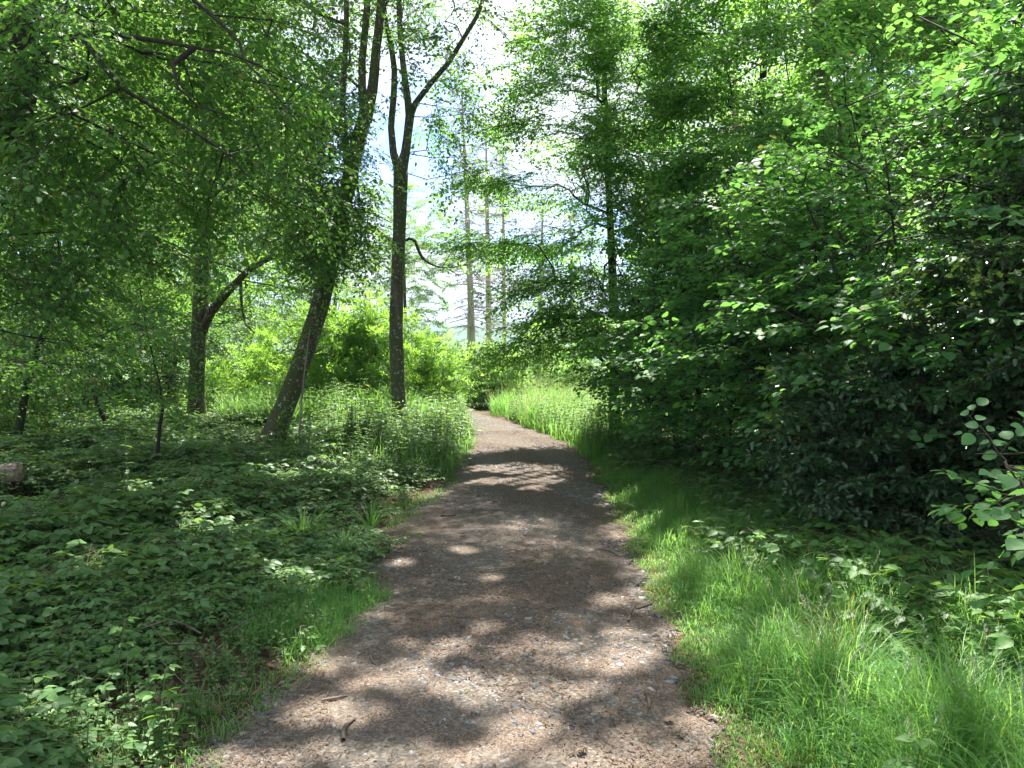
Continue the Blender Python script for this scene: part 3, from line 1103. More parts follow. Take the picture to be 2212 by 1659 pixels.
def scatter_plants(name, species, mats, x, y, scale, tint=None, sink=0.0, lumps=None):
    Pp = Parts()
    N_ = len(x)
    az = rng.uniform(0, 6.28, N_)
    d = np.stack([np.cos(az), np.sin(az), rng.normal(size=N_) * 0.08], 1)
    if lumps is None:
        bake(Pp, species, np.stack([x, y, gz(x, y) - sink], 1), d, None, 0.1, scale, tint)
    else:                       # taller where the growth bulges, low and thin between
        for lo in np.arange(0, 1, 0.2):
            k_ = (lumps >= lo) & (lumps < lo + 0.2 + 1e-6 + (lo > 0.75))
            f_ = 0.66 + 0.75 * (lo + 0.1)
            bake(Pp, species, np.stack([x, y, gz(x, y) - sink + 0.12 * lumps ** 2], 1)[k_], d[k_], None, 0.12, (scale[0] * f_, scale[1] * f_))
    return tag(Pp.build(name, mats), kind='stuff')


def pick(N_, xlo, xhi, ylo, yhi, cond, power=1.0):
    x_ = rng.uniform(xlo, xhi, N_)
    y_ = ylo + (yhi - ylo) * rng.uniform(0, 1, N_) ** power
    k_ = cond(x_, y_)
    return x_[k_], y_[k_]


edge_l = lambda x_, y_: path_l(np.clip(y_, -8, 22.5)) - x_
edge_r = lambda x_, y_: x_ - path_r(np.clip(y_, -8, 22.5))
# left: a carpet of brambles
lump = lambda a, b_: 0.5 + 0.5 * np.clip(noise2(a * 0.9 + 2, b_ * 0.8), -1, 1)
x, y = pick(6500, -4.4, 0, 1.5, 6.6, lambda a, b_: (edge_l(a, b_) > 0.40 + 0.3 * noise2(a, b_)) & (noise2(a + 3, b_, 1.3) > -0.95))
scatter_plants('bramble_undergrowth', 'bram', [M_bram, M_greentwig], x, y, (0.6, 1.15), sink=0.03, lumps=lump(x, y) * smooth(0.2, 1.6, edge_l(x, y)))
x, y = pick(12000, -11, 0.2, 6.2, 17, lambda a, b_: (edge_l(a, b_) > 0.30 + 0.3 * noise2(a, b_)) & (noise2(a + 3, b_, 1.3) > -1.15) & ~((a < -4.3) & (np.abs(b_ - 7.85) < 0.55)) & (np.hypot(a + 3.95, (b_ - 11.5) * 0.6) > 0.55) & (np.hypot(a + 6.3, (b_ - 14.6) * 0.6) > 0.55))
scatter_plants('bramble_undergrowth', 'bram_mid', [M_bram, M_greentwig], x, y, (0.6, 1.15), sink=0.02, lumps=lump(x, y) * smooth(0.2, 2.0, edge_l(x, y)))
x, y = pick(1500, -11, -0.6, 5.5, 17, lambda a, b_: (edge_l(a, b_) > 0.5) & (lump(a, b_) > 0.45) & (np.hypot(a + 3.95, (b_ - 11.2) * 0.6) > 0.8))
scatter_plants('woodland_herbs', 'herb', [M_bram, M_greentwig], x, y, (0.6, 1.2))
# right: brambles at the foot of the hedge
x, y = pick(4200, 0.9, 4.2, 1.5, 14, lambda a, b_: (a > grass_line(b_) + 0.1 + 0.22 * noise2(a, b_)) & (a < hedge_line(b_) + 0.8), 1.2)
scatter_plants('bramble_undergrowth', 'bram', [M_bram, M_greentwig], x, y, (0.6, 1.3), sink=0.02)
x, y = pick(420, 1.75, 3.4, 2.2, 5.6, lambda a, b_: (a > grass_line(b_) + 0.12 + 0.2 * noise2(a, b_)) & (a < hedge_line(b_)))
scatter_plants('bramble_undergrowth', 'bram', [M_herb, M_greentwig], x, y, (0.9, 1.5))
# small weeds along both path edges
x, y = pick(2600, -3.2, 1.6, 1.6, 14, lambda a, b_: ((edge_l(a, b_) > 0.06) & (edge_l(a, b_) < 0.75) & (noise2(a, b_, 1.5) > -0.1)) | ((edge_r(a, b_) > 0.1) & (edge_r(a, b_) < 0.9) & (rng.uniform(0, 1, len(a)) < 0.15)), 1.2)
scatter_plants('verge_weeds', 'sprig', [M_herb, M_greentwig], x, y, (0.5, 1.2))
x, y = pick(900, -2.6, -0.7, 2.4, 4.6, lambda a, b_: (edge_l(a, b_) > 0.15) & (edge_l(a, b_) < 1.3))
scatter_plants('verge_weeds', 'sprig', [M_bram, M_greentwig], x, y, (0.6, 1.3))
# nettles and herbs by the bend
x, y = pick(6000, -4.2, 0.4, 10.5, 22.5, lambda a, b_: (edge_l(a, b_) > 0.15) & (edge_l(a, b_) < 3) & (lump(a * 1.7, b_ * 1.3) > 0.3) & (np.hypot(a + 3.95, (b_ - 11.2) * 0.6) > 0.8))
kk = rng.uniform(0, 1, len(x)) < 0.55
scatter_plants('nettle_growth', 'herb', [M_herb, M_greentwig], x[kk], y[kk], (0.5, 1.05), lumps=lump(x * 1.7, y * 1.3)[kk])
scatter_plants('nettle_growth', 'herb', [M_bram, M_greentwig], x[~kk], y[~kk], (0.5, 1.1), lumps=lump(x * 1.7, y * 1.3)[~kk])
x, y = pick(4600, 0, 4.5, 12.5, 21, lambda a, b_: (edge_r(a, b_) > 0.15) & (a < np.interp(b_, [12, 15, 21], [1.7, 2.4, 3.2]) + 0.3 * noise2(a, b_)))
scatter_plants('nettle_growth', 'herb', [M_herb, M_greentwig], x, y, (0.65, 1.2))
# woodland floor herbs further left
x, y = pick(7000, -22, -2.5, 15, 32, lambda a, b_: np.hypot(a + 4, b_ - 17.6) > 2.0)
scatter_plants('woodland_herbs', 'herb', [M_herb, M_greentwig], x, y, (0.7, 1.6))
x, y = pick(3500, 3, 16, 8, 30, lambda a, b_: a > hedge_line(np.clip(b_, 1, 18)) + 1.2)
scatter_plants('woodland_herbs', 'herb', [M_herb, M_greentwig], x, y, (0.7, 1.5))


def grass(name, x_, y_, h, w, mt, bend=0.5, tint=None, zf=None):
    N_ = len(x_)
    h = h * rng.uniform(0.55, 1.15, N_) if np.ndim(h) else rng.uniform(h * 0.5, h * 1.15, N_)
    w_ = rng.uniform(0.6, 1.2, N_) * w
    az = rng.uniform(0, 6.28, N_)
    bd = bend * rng.uniform(0.2, 1.3, N_)
    dx_, dy_ = np.cos(az), np.sin(az)
    z_ = gz(x_, y_) - 0.01
    rows = []
    for t_, ww in ((0, 0.8), (0.4, 1.0), (0.75, 0.7)):
        o_ = bd * h * t_ ** 2
        zq = z_ + h * (t_ - 0.35 * bd * t_ ** 2)
        for s_ in (-1, 1):
            rows.append(np.stack([x_ + dx_ * o_ - dy_ * w_ * ww * s_, y_ + dy_ * o_ + dx_ * w_ * ww * s_, zq], -1))
    rows.append(np.stack([x_ + dx_ * bd * h, y_ + dy_ * bd * h, z_ + h * (1 - 0.45 * bd)], -1))
    V_ = np.stack(rows, 1)
    Fc = np.array([[0, 1, 3], [0, 3, 2], [2, 3, 5], [2, 5, 4], [4, 5, 6]])
    FF_ = Fc[None] + (np.arange(N_) * 7)[:, None, None]
    tn = rng.uniform(0, 1, N_) if tint is None else tint
    return tag(link(name, V_.reshape(-1, 3), FF_.reshape(-1, 3), mt, tint=np.repeat(tn, 7)), kind='stuff')


def verge_cond(a, b_):
    e = edge_r(a, b_)
    return (e > 0.02 + 0.05 * noise2(a * 2, b_ * 2)) & (a < grass_line(b_) + 0.45 + 0.2 * noise2(a, b_))


x, y = pick(170000, 0.5, 3.2, 1.3, 16, verge_cond, 1.25)
e = edge_r(x, y)
hh = np.clip(0.07 + 0.42 * smooth(0.05, 0.75, e), 0, 0.48) * np.interp(y, [1, 4, 7, 14], [1.1, 0.95, 0.6, 0.55]) * (0.85 + 0.3 * np.clip(noise2(x * 3, y * 3), -1, 1))
grass('verge_grass', x, y, hh, 0.0026, M_grass, 0.85, tint=np.clip(0.45 + 0.25 * noise2(x * 2.3, y * 2.1) + rng.normal(size=len(x)) * 0.2, 0, 1))
# grass patches on the left edge
def patch_l(a, b_):
    e_ = edge_l(a, b_)
    s_ = np.exp(-((b_ - 4.85) / 0.65) ** 2) * 0.75 + np.exp(-((b_ - 6.6) / 0.35) ** 2) * 0.35 + np.exp(-((b_ - 8.0) / 0.6) ** 2) * 0.45 + 0.55 * smooth(9, 11, b_) + np.exp(-((b_ - 3.2) / 0.5) ** 2) * 0.35
    return (e_ > -0.04) & (e_ < s_ + 0.1 * noise2(a * 2, b_ * 2))


x, y = pick(70000, -2.6, 0.4, 2.2, 15, patch_l, 1.2)
grass('verge_grass', x, y, np.interp(edge_l(x, y), [0, 0.3, 0.8], [0.07, 0.14, 0.22]), 0.0022, M_grass, 0.9)
x, y = pick(22000, -2.0, -0.3, 3.8, 5.7, lambda a, b_: ((a - np.interp(b_, [3.9, 4.4, 5.6], [-1.36, -1.18, -1.28])) / 0.34) ** 2 + ((b_ - 4.75) / 0.62) ** 2 < 1 + 0.55 * noise2(a * 4, b_ * 4) + rng.normal(size=len(a)) * 0.25)
grass('verge_grass', x, y, 0.12 + 0.1 * smooth(-0.8, -1.5, x), 0.0018, M_grass, 1.0)
x, y = pick(12000, -3.5, 0.3, 10, 22, lambda a, b_: (edge_l(a, b_) > 0.02) & (edge_l(a, b_) < 2.5) & (lump(a * 1.5 + 4, b_ * 1.2) > 0.4))
grass('verge_grass', x, y, 0.5 * (0.5 + 0.6 * lump(x * 1.5 + 4, y * 1.2)), 0.004, M_grass, 0.8)
# long rank grass over the mound
x, y = pick(26000, -7.5, -1.0, 14.0, 18.0, lambda a, b_: ((a + 3.7) / 2.3) ** 2 + ((b_ - 16.0) / 1.5) ** 2 < 1)
grass('mound_grass', x, y, 0.75, 0.006, M_grass, 0.8)
# bright meadow beyond the hedge
x, y = pick(60000, -0.6, 10, 16.5, 33, lambda a, b_: (edge_r(a, b_) > 0.25 + 0.1 * noise2(a, b_)) & ((b_ < 22.5) | (a > -0.4 + (b_ - 22) * 0.05)))
grass('meadow_grass', x, y, 0.85 * (0.75 + 0.3 * np.clip(noise2(x, y, 1.2), -1, 1)), 0.0055, M_hay, 0.6, tint=np.clip(0.45 + 0.3 * noise2(x * 0.9, y * 0.7) + rng.normal(size=len(x)) * 0.25, 0, 1))
kk = (noise2(x, y, 0.8) > -0.35) & (rng.uniform(0, 1, len(x)) < 0.14)
M_straw = leaf_mat('ripe_grass', (0.24, 0.22, 0.10), (0.42, 0.37, 0.22), (0.30, 0.30, 0.10), (0.46, 0.42, 0.22), 0.6, 0.4, 0.2, 0)
grass('ripe_grass', x[kk], y[kk] + 0.05, 1.0, 0.0045, M_straw, 0.45)
x, y = pick(30000, 0.2, 6, 12, 22, lambda a, b_: (edge_r(a, b_) > 0.02) & (edge_r(a, b_) < 1.6))
grass('meadow_grass', x, y, 0.42, 0.005, M_grass, 0.6)

# =================================================================== TREES AND SHRUBS, LEFT
# the near tree whose boughs hang over the upper left
tA = resample([(-5.6, 6.4, -0.2), (-5.35, 6.5, 1.6), (-5.0, 6.7, 3.2), tuple(W(28, 260, 7)), tuple(W(52, 90, 7)), tuple(W(70, -120, 7.2)), tuple(W(60, -420, 7.4)), tuple(W(90, -800, 7.6))],
              [0.24, 0.17, 0.15, 0.13, 0.12, 0.10, 0.07, 0.04], 0.25)


def bough(pts):
    return trunk_from_px([(a_, b_, d_, 8) for a_, b_, d_ in pts], 0.15)


bough1 = bough([(52, 130, 7), (110, 100, 6.9), (200, 72, 6.7), (350, 90, 6.4), (420, 103, 6.3), (500, 118, 6.2), (560, 140, 6.1), (600, 172, 6.0)])
bough1 = (bough1[0], np.interp(np.linspace(0, 1, len(bough1[0])), [0, 0.35, 0.7, 1], [0.036, 0.024, 0.015, 0.005]))
bough2 = bough([(175, 80, 6.75), (226, 146, 6.5), (262, 190, 6.4), (310, 219, 6.3), (368, 255, 6.2), (470, 317, 6.1), (540, 385, 6.0)])
bough2 = (bough2[0], np.linspace(0.022, 0.005, len(bough2[0])))
bough3 = bough([(420, 103, 6.3), (395, 122, 6.25), (372, 138, 6.2), (385, 190, 6.15), (430, 230, 6.1), (500, 250, 6.05)])
bough3 = (bough3[0], np.interp(np.linspace(0, 1, len(bough3[0])), [0, 0.3, 0.5, 1], [0.022, 0.024, 0.010, 0.004]))
bough4 = bough([(60, -150, 7.2), (230, -140, 6.8), (400, -15, 6.4), (517, 91, 6.1), (528, 131, 6.0), (570, 175, 5.9), (640, 260, 5.8)])
bough4 = (bough4[0], np.linspace(0.035, 0.005, len(bough4[0])))
rg = rng
tg = np.vstack([
    np.array([W(rg.uniform(-260, 720), rg.uniform(-150, 560), rg.uniform(6.3, 9.0)) for _ in range(400)]),
    np.array([W(rg.uniform(-300, 300), rg.uniform(350, 800), rg.uniform(5.8, 9.5)) for _ in range(62)]),
    np.array([W(rg.uniform(-40, 150), rg.uniform(-20, 330), rg.uniform(5.6, 6.3)) for _ in range(26)]),
    ell((-4.0, 7.5, 8.0), (3.8, 3.4, 2.6), 240), ell((-0.6, 7.6, 8.2), (2.5, 2.4, 1.0), 170)])  # last clump is an unseen overhead crown, added to shade path and brambles
kp = []
for q in tg:
    u = (q[0]) / q[1] * FPX + CX
    vv = 771 - (q[2] - 1.6) / q[1] * FPX
    kp.append(vv < -60 or (not (u > 560 + 0.25 * vv + 60) and not (u > 330 and vv > 470) and not (rg.uniform() < 0.15 and vv > 400)))
tg = tg[np.array(kp)]
tree('hornbeam_tree', 'dark spreading tree at the near left edge, its long black bough reaching over the brambles', 'tree',
     [tA, bough1, bough2, bough3, bough4], tg, 'small', M_shade, M_dark, nspray=2, flat=0.6, droop=0.14, roll=0.3, up_bias=0.1, along=0.35, k=12, rough=0.08, rtip=0.0034, scale=(0.9, 1.45))

# the straight trunk with a side limb
t2 = ground_root(*trunk_from_px([(425, 930, 15.5, 36), (426, 800, 15.5, 33), (433, 650, 15.5, 31), (440, 500, 15.5, 29), (446, 350, 15.5, 26), (450, 100, 15.5, 24), (440, -250, 15.5, 20), (455, -700, 15.5, 10)]))
l2 = trunk_from_px([(436, 720, 15.5, 18), (455, 675, 15.3, 19), (500, 622, 15, 16), (545, 578, 14.6, 13), (600, 552, 14.2, 9), (680, 530, 13.8, 5)])
l2b = trunk_from_px([(520, 605, 14.9, 7), (522, 660, 14.8, 6), (530, 700, 14.7, 4), (550, 720, 14.6, 3)])
tg = np.vstack([np.array([W(rg.uniform(390, 500), rg.uniform(150, 450), rg.uniform(13.5, 15)) for _ in range(34)]), ell((-6.2, 15.5, 10.5), (4.5, 4.0, 4.2), 330), np.array([W(rg.uniform(250, 720), rg.uniform(180, 620), rg.uniform(13.2, 17.5)) for _ in range(110)])])
tree('oak_tree', 'upright mossy trunk with one thick limb rising to the right, deep in the left wood', 'tree', [t2, l2, l2b], tg, 'beech', M_small, M_oak, flat=0.4, droop=0.2, k=12, rough=0.06)

# the leaning trunk
t3 = ground_root(*trunk_from_px([(572, 985, 12.3, 46), (600, 920, 12.3, 44), (645, 800, 12.3, 41), (690, 660, 12.3, 38), (722, 530, 12.3, 35), (748, 420, 12.3, 33), (775, 300, 12.3, 31), (792, 240, 12.3, 30)]), flare=1.6)
t3b = trunk_from_px([(788, 260, 12.3, 30), (805, 190, 12.3, 22), (812, 110, 12.3, 20), (822, 20, 12.3, 18), (826, -150, 12.3, 16), (840, -420, 12.3, 8)])
t3c = trunk_from_px([(790, 250, 12.3, 26), (782, 195, 12.3, 18), (782, 130, 12.3, 16), (792, 30, 12.3, 14), (796, -150, 12.3, 11), (770, -400, 12.3, 5)])
t3d = trunk_from_px([(757, 380, 12.3, 24), (745, 300, 12.3, 15), (740, 220, 12.3, 13), (745, 120, 12.3, 12), (748, 0, 12.3, 11), (735, -300, 12.3, 6)])
tg = np.vstack([ell((-2.9, 12.3, 8.8), (3.4, 3.2, 2.6), 260),
                np.array([W(rg.uniform(600, 800), rg.uniform(130, 560), rg.uniform(10.9, 12.9)) for _ in range(130)]),
                np.array([W(rg.uniform(520, 760), rg.uniform(-60, 260), rg.uniform(11, 14)) for _ in range(90)]),
                np.array([W(rg.uniform(650, 800), rg.uniform(250, 560), rg.uniform(11.2, 12.0)) for _ in range(60)])])
tree('maple_tree', 'leaning mossy trunk that forks into several stems above the brambles', 'tree', [t3, t3b, t3c, t3d], tg, 'small', M_small, M_oak,
     flat=0.35, droop=0.3, k=14, rough=0.06, scale=(0.8, 1.25))

# the straight forked trunk by the path
t4 = ground_root(*trunk_from_px([(862, 930, 14.2, 36), (862, 880, 14.2, 31), (858, 790, 14.2, 31), (856, 700, 14.2, 29), (859, 600, 14.2, 28), (863, 500, 14.2, 28), (865, 420, 14.2, 30), (866, 360, 14.2, 32)]), flare=1.2)
t4r = trunk_from_px([(866, 370, 14.2, 28), (876, 330, 14.2, 20), (881, 290, 14.2, 19), (886, 245, 14.2, 20)])
t4ru = trunk_from_px([(885, 255, 14.2, 18), (880, 210, 14.2, 15), (873, 160, 14.2, 13), (866, 90, 14.2, 12), (862, 0, 14.2, 12), (866, -200, 14.2, 9), (880, -420, 14.2, 4)])
t4rl = trunk_from_px([(885, 252, 14.2, 16), (898, 222, 14.2, 13), (930, 180, 14.1, 12), (965, 140, 14.0, 11), (1000, 85, 13.9, 10), (1030, 35, 13.8, 9), (1050, -30, 13.7, 8), (1085, -200, 13.5, 4)])
t4l = trunk_from_px([(864, 375, 14.2, 22), (850, 330, 14.2, 16), (845, 275, 14.2, 14), (850, 215, 14.2, 14), (852, 150, 14.2, 13), (846, 105, 14.2, 12), (836, 60, 14.2, 9), (828, 0, 14.2, 8), (815, -250, 14.2, 4)])


def t4parts(root, o0):
    Pp = Parts()
    for pts in ([(874, 520, 14.2, 6), (885, 515, 14.2, 7), (897, 522, 14.15, 7), (903, 538, 14.1, 7), (912, 556, 14.1, 6), (930, 570, 14.05, 4), (955, 578, 14, 3.4), (985, 576, 14, 2.6), (1010, 570, 14, 2)],
                [(960, 577, 14, 2.5), (975, 585, 14, 2), (995, 597, 14, 1.5)], [(955, 577, 14, 2.5), (968, 557, 14, 2), (980, 535, 14, 1.5)]):
        q, r_ = trunk_from_px(pts, 0.06)
        Pp.add(*tube(q, r_, 7, 0.05))
    Pp.build('branch', M_oak, root, True, origin=o0)['label'] = 'mossy snaking bare branch on the right of the trunk'


tg = np.vstack([np.array([W(rg.uniform(860, 1050), rg.uniform(20, 260), rg.uniform(13, 15.3)) for _ in range(64)]),
                np.array([W(rg.uniform(915, 1105), rg.uniform(225, 395), rg.uniform(13, 15.2)) for _ in range(34)]),
                np.array([W(rg.uniform(780, 1060), rg.uniform(-420, 15), rg.uniform(12.3, 16)) for _ in range(190)]),
                ell((0.2, 12.9, 9.9), (2.3, 2.0, 0.9), 170)])  # clump above the view, added to keep the middle path in shade
tree('ash_tree', 'straight lichened trunk beside the path, forking twice against the open sky', 'tree', [t4, t4r, t4ru, t4rl, t4l], tg, 'small', M_small, M_lich,
     nspray=1, flat=0.3, droop=0.3, k=14, rough=0.05, parts=t4parts, scale=(1.0, 1.7), rtip=0.003)


# thin young trees in the left undergrowth
def sapling(label, pts, tg, name='sapling', species='small', bark=M_dark, group='saplings in the left undergrowth', ns=1, leaf=None):
    q, r_ = ground_root(*trunk_from_px(pts, 0.15), flare=1.2)
    return tree(name, label, 'young tree', [(q, r_)], tg, species, leaf or M_small, bark, nspray=ns, group=group, flat=0.5, droop=0.15, k=7, rough=0.05, rtip=0.0028)


px_t = lambda x0, x1, y0, y1, d0, d1, k_: np.array([W(rg.uniform(x0, x1), rg.uniform(y0, y1), rg.uniform(d0, d1)) for _ in range(k_)])
sapling('slender dark tree slanting to the right at the far left edge of the wood', [(42, 920, 12.5, 17), (60, 830, 12.5, 14), (90, 730, 12.5, 12), (130, 660, 12.5, 10), (170, 600, 12.5, 8), (230, 500, 12.5, 5)], px_t(-150, 330, 330, 800, 11, 14.5, 170))
sapling('broken black sapling standing in front of the upright mossy trunk', [(341, 970, 9.5, 8), (345, 920, 9.5, 8), (352, 880, 9.5, 7), (345, 830, 9.5, 4), (330, 770, 9.5, 3.4), (312, 690, 9.5, 3), (300, 600, 9.5, 2)], px_t(270, 400, 560, 860, 9, 10.2, 26))
sapling('pair of thin grey whips right beside the leaning trunk', [(650, 990, 11, 5), (647, 940, 11, 4.5), (651, 870, 11, 4), (658, 800, 11, 3.2), (668, 720, 11, 2.4)], px_t(600, 700, 700, 900, 10.6, 11.4, 8), bark=M_grey)
sapling('bent trunk in the sunlit undergrowth left of the upright mossy trunk', [(246, 850, 19, 19), (258, 800, 19, 19), (268, 740, 19, 17), (272, 640, 19, 15), (270, 480, 19, 12), (268, 250, 19, 7)], px_t(120, 400, 120, 620, 17.5, 21, 120), name='young_tree', bark=M_oak, ns=2, leaf=M_bg)
sapling('short crooked stem leaning left among the sunlit shrubs', [(222, 900, 14, 9), (212, 870, 14, 8), (198, 845, 14, 7), (190, 800, 14, 5)], px_t(120, 270, 700, 840, 13.3, 14.8, 24))


def shrub(name, label, cat, x_, y_, h, rad, nt_, species, leaf, group=None, stems=5, bark=M_twig, cut=None, ns=2, flat=0.5, droop=0.1, c_h=0.58, zr=0.45, r0=0.018, tilt=0.8, **kw):
    g = float(gz(x_, y_))
    trs = []
    for s_ in range(stems):
        a_ = s_ * 6.28 / stems + rng.uniform(-.4, .4)
        ln2 = h * rng.uniform(0.65, 0.9)
        tt = np.linspace(0, 1, 6)
        rr_ = rad * tilt * rng.uniform(0.4, 1)
        P_ = np.stack([x_ + math.cos(a_) * (0.08 + rr_ * tt ** 1.6), y_ + math.sin(a_) * (0.08 + rr_ * tt ** 1.6), g - 0.1 + ln2 * tt], 1)
        if cut is not None:
            ok = cut(P_)
            ok[:2] = True
            P_ = P_[:max(2, int(np.argmin(ok)) if not ok.all() else len(P_))]
        trs.append(resample(P_, np.linspace(r0 * rng.uniform(0.7, 1.2), r0 * 0.3, len(P_)), 0.2))
    tg_ = ell((x_, y_, g + h * c_h), (rad, rad, h * zr), nt_, 0.4, cut)
    return tree(name, label, cat, trs, tg_, species, leaf, bark, nspray=ns, group=group, flat=flat, droop=droop, k=6, rough=0.04, origin=(x_, y_, g), leaf_cut=cut, **kw)


# shining robinia-like bushes on the mound
gb = 'bright bushes on the mound'
for (x_, y_, h, rd, nt_, lb) in ((-4.3, 17.6, 1.75, 1.4, 150, 'glowing yellow-green bush on the mound between the two mossy trunks'),
                                 (-3.05, 17.3, 1.75, 1.15, 150, 'tallest glowing yellow-green bush, behind the straight lichened trunk'),
                                 (-1.95, 18.0, 1.6, 0.85, 110, 'glowing yellow-green bush falling towards the path, right of the lichened trunk'),
                                 (-5.7, 17.9, 1.15, 1.1, 90, 'low glowing bush at the left foot of the mound'),
                                 (-2.5, 22.8, 1.5, 0.9, 90, 'bright bush standing where the path bends out of sight')):
    shrub('robinia_bush', lb, 'bush', x_, y_, h, rd, nt_, 'pinnate', M_bright, gb, stems=7, ns=1, flat=0.1, droop=-0.35, c_h=0.55, zr=0.5, scale=(0.6, 1.0), along=0.25)

# shrub layer of the left wood
gs = 'shrubs of the left wood'
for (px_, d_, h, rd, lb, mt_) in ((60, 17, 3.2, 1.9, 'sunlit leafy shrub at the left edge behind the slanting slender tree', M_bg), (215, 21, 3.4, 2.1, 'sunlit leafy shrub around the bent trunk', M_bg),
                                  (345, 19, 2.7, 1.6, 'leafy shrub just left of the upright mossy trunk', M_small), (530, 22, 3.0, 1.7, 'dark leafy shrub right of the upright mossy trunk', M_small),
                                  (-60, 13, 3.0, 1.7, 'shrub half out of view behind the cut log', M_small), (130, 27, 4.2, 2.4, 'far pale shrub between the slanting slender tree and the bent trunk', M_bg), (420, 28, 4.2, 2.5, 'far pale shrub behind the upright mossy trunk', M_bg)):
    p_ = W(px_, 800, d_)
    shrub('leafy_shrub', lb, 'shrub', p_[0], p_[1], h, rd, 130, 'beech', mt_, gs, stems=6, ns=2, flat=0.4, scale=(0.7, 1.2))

# ---- tall woodland behind, on both sides: three trees built, the rest copies of them
protos = []
for k_, (h, rd) in enumerate(((15, 3.6), (17, 4.2), (13, 3.4))):
    q, r_ = upright(0, 0, h * 0.93, 0.2, 0.03, (rng.normal() * 0.5, rng.normal() * 0.5), 0.25)
    q[:, 2] -= float(gz(0, 0))
    tg = np.vstack([ell((0, 0, h * 0.62), (rd, rd, h * 0.38), 400, 0.5), ell((0, 0, h * 0.28), (rd * 0.8, rd * 0.8, h * 0.14), 60, 0.5)])
    protos.append(tree('woodland_tree', 'tree', 'tree', [(q, r_)], tg, 'bg', M_bg, M_oak, nspray=2, group='tall trees of the woodland', flat=0.3, droop=0.1, k=8, rough=0.05, origin=(0, 0, 0), scale=(0.7, 1.15), along=0.4, gaps=False))
spots = [(-6.5, 27, 0.52, 'pale sunny tree behind the lichened trunk, above the glowing bushes'), (-4.6, 33, 0.55, 'pale airy tree behind the snaking bare branch'),
         (-11, 25, 1.05, 'tall sunlit tree behind the leaning trunk'), (-15, 31, 1.1, 'tall tree at the back of the left wood, beyond the limb of the mossy trunk'), (-20, 26, 1.0, 'tall tree at the back of the left wood, beyond the bent trunk'),
         (-12, 19.5, 0.6, 'leafy tree in the middle of the left wood'), (-17.5, 20, 0.7, 'leafy tree at the left side of the wood behind the slanting slender tree'), (-26, 34, 1.2, 'tallest tree at the far left back of the wood'), (-13, 38, 1.1, 'far tree seen between the mossy trunk and the leaning trunk')]
for k_, (x_, y_, sc, lb) in enumerate(spots):
    if k_ < 3:
        r_ = protos[k_]
        r_.location = (x_, y_, float(gz(x_, y_)) - 0.1)
        r_.scale = (sc,) * 3
        r_['label'] = lb
    else:
        dup(protos[k_ % 3], (x_, y_, float(gz(x_, y_)) - 0.1), k_ * 1.7, sc, lb)

# =================================================================== TREES AND SHRUBS, RIGHT
tb = ground_root(*trunk_from_px([(1328, 905, 14, 24), (1326, 800, 14, 21), (1325, 700, 14, 19), (1322, 560, 14, 17), (1316, 430, 14, 15), (1310, 300, 14, 13), (1303, 120, 14, 11), (1296, -100, 14, 9), (1292, -420, 14, 6)]))
lay = []
T = lambda y_: W(1325 - (700 - y_) * 0.035, y_, 14)
for (sy, tipx, tipy, dd, nn, w_) in ((430, 1020, 352, 13.2, 42, 0.9), (520, 1003, 506, 13.6, 44, 0.9), (590, 1095, 600, 13.0, 30, 0.8), (660, 1090, 735, 12.6, 40, 0.85), (720, 1180, 650, 13.2, 26, 0.8),
                                     (320, 1108, 245, 13.4, 36, 1.0), (220, 1125, 165, 13.8, 34, 1.0), (120, 1150, 70, 13.8, 34, 1.0), (40, 1210, -40, 14, 24, 0.9),
                                     (380, 1620, 330, 13.2, 40, 1.1), (250, 1560, 160, 13, 40, 1.1), (120, 1580, 40, 13, 40, 1.2), (500, 1650, 470, 13, 40, 1.1), (600, 1560, 560, 12.6, 34, 1.0), (690, 1500, 660, 12.4, 30, 0.9),
                                     (300, 1350, 220, 11.0, 36, 1.0), (450, 1380, 420, 11.4, 34, 1.0), (620, 1300, 620, 11.6, 30, 0.9), (180, 1420, 60, 11.0, 36, 1.2), (540, 1420, 520, 16.5, 30, 1.0), (350, 1400, 260, 17, 34, 1.2), (160, 1330, 40, 17, 34, 1.2),
                                     (790, 1330, 800, 13.4, 10, 0.3), (800, 1420, 760, 12.6, 26, 0.8), (740, 1350, 700, 11.8, 26, 0.8), (200, 1300, 120, 11.5, 34, 1.0), (400, 1250, 330, 11.8, 34, 0.9), (90, 1270, 0, 12, 34, 1.0), (330, 1290, 300, 11.2, 26, 0.7), (480, 1300, 430, 11.3, 26, 0.7), (870, 1400, 840, 12.6, 22, 0.7), (-60, 1330, -200, 13, 24, 1.0), (-120, 1400, -260, 13, 40, 1.6)):
    lf_ = tipx < 1260
    lay.append(layer(T(sy), W(tipx + (12 if lf_ else 0), tipy, dd), int(nn * (1.6 if lf_ else 0.82)), w_ * (0.95 if lf_ else 1.1), 0.11 if lf_ else 0.2, 0.2 if lf_ else 0.12, 0.12, 1.15 if lf_ else 0.8))
lay.append(np.array([W(rg.uniform(1190, 1450), rg.uniform(-20, 430), rg.uniform(11.3, 15.5)) for _ in range(110)]))
lay.append(np.array([W(rg.uniform(1185, 1340), rg.uniform(-30, 330), rg.uniform(12, 15)) for _ in range(80)]))
lay.append(np.array([W(rg.uniform(1130, 1340), rg.uniform(570, 750), rg.uniform(12.3, 14.5)) for _ in range(55)]))
lay.append(np.array([W(rg.uniform(1290, 1370), rg.uniform(80, 700), rg.uniform(12.6, 13.6)) for _ in range(45)]))
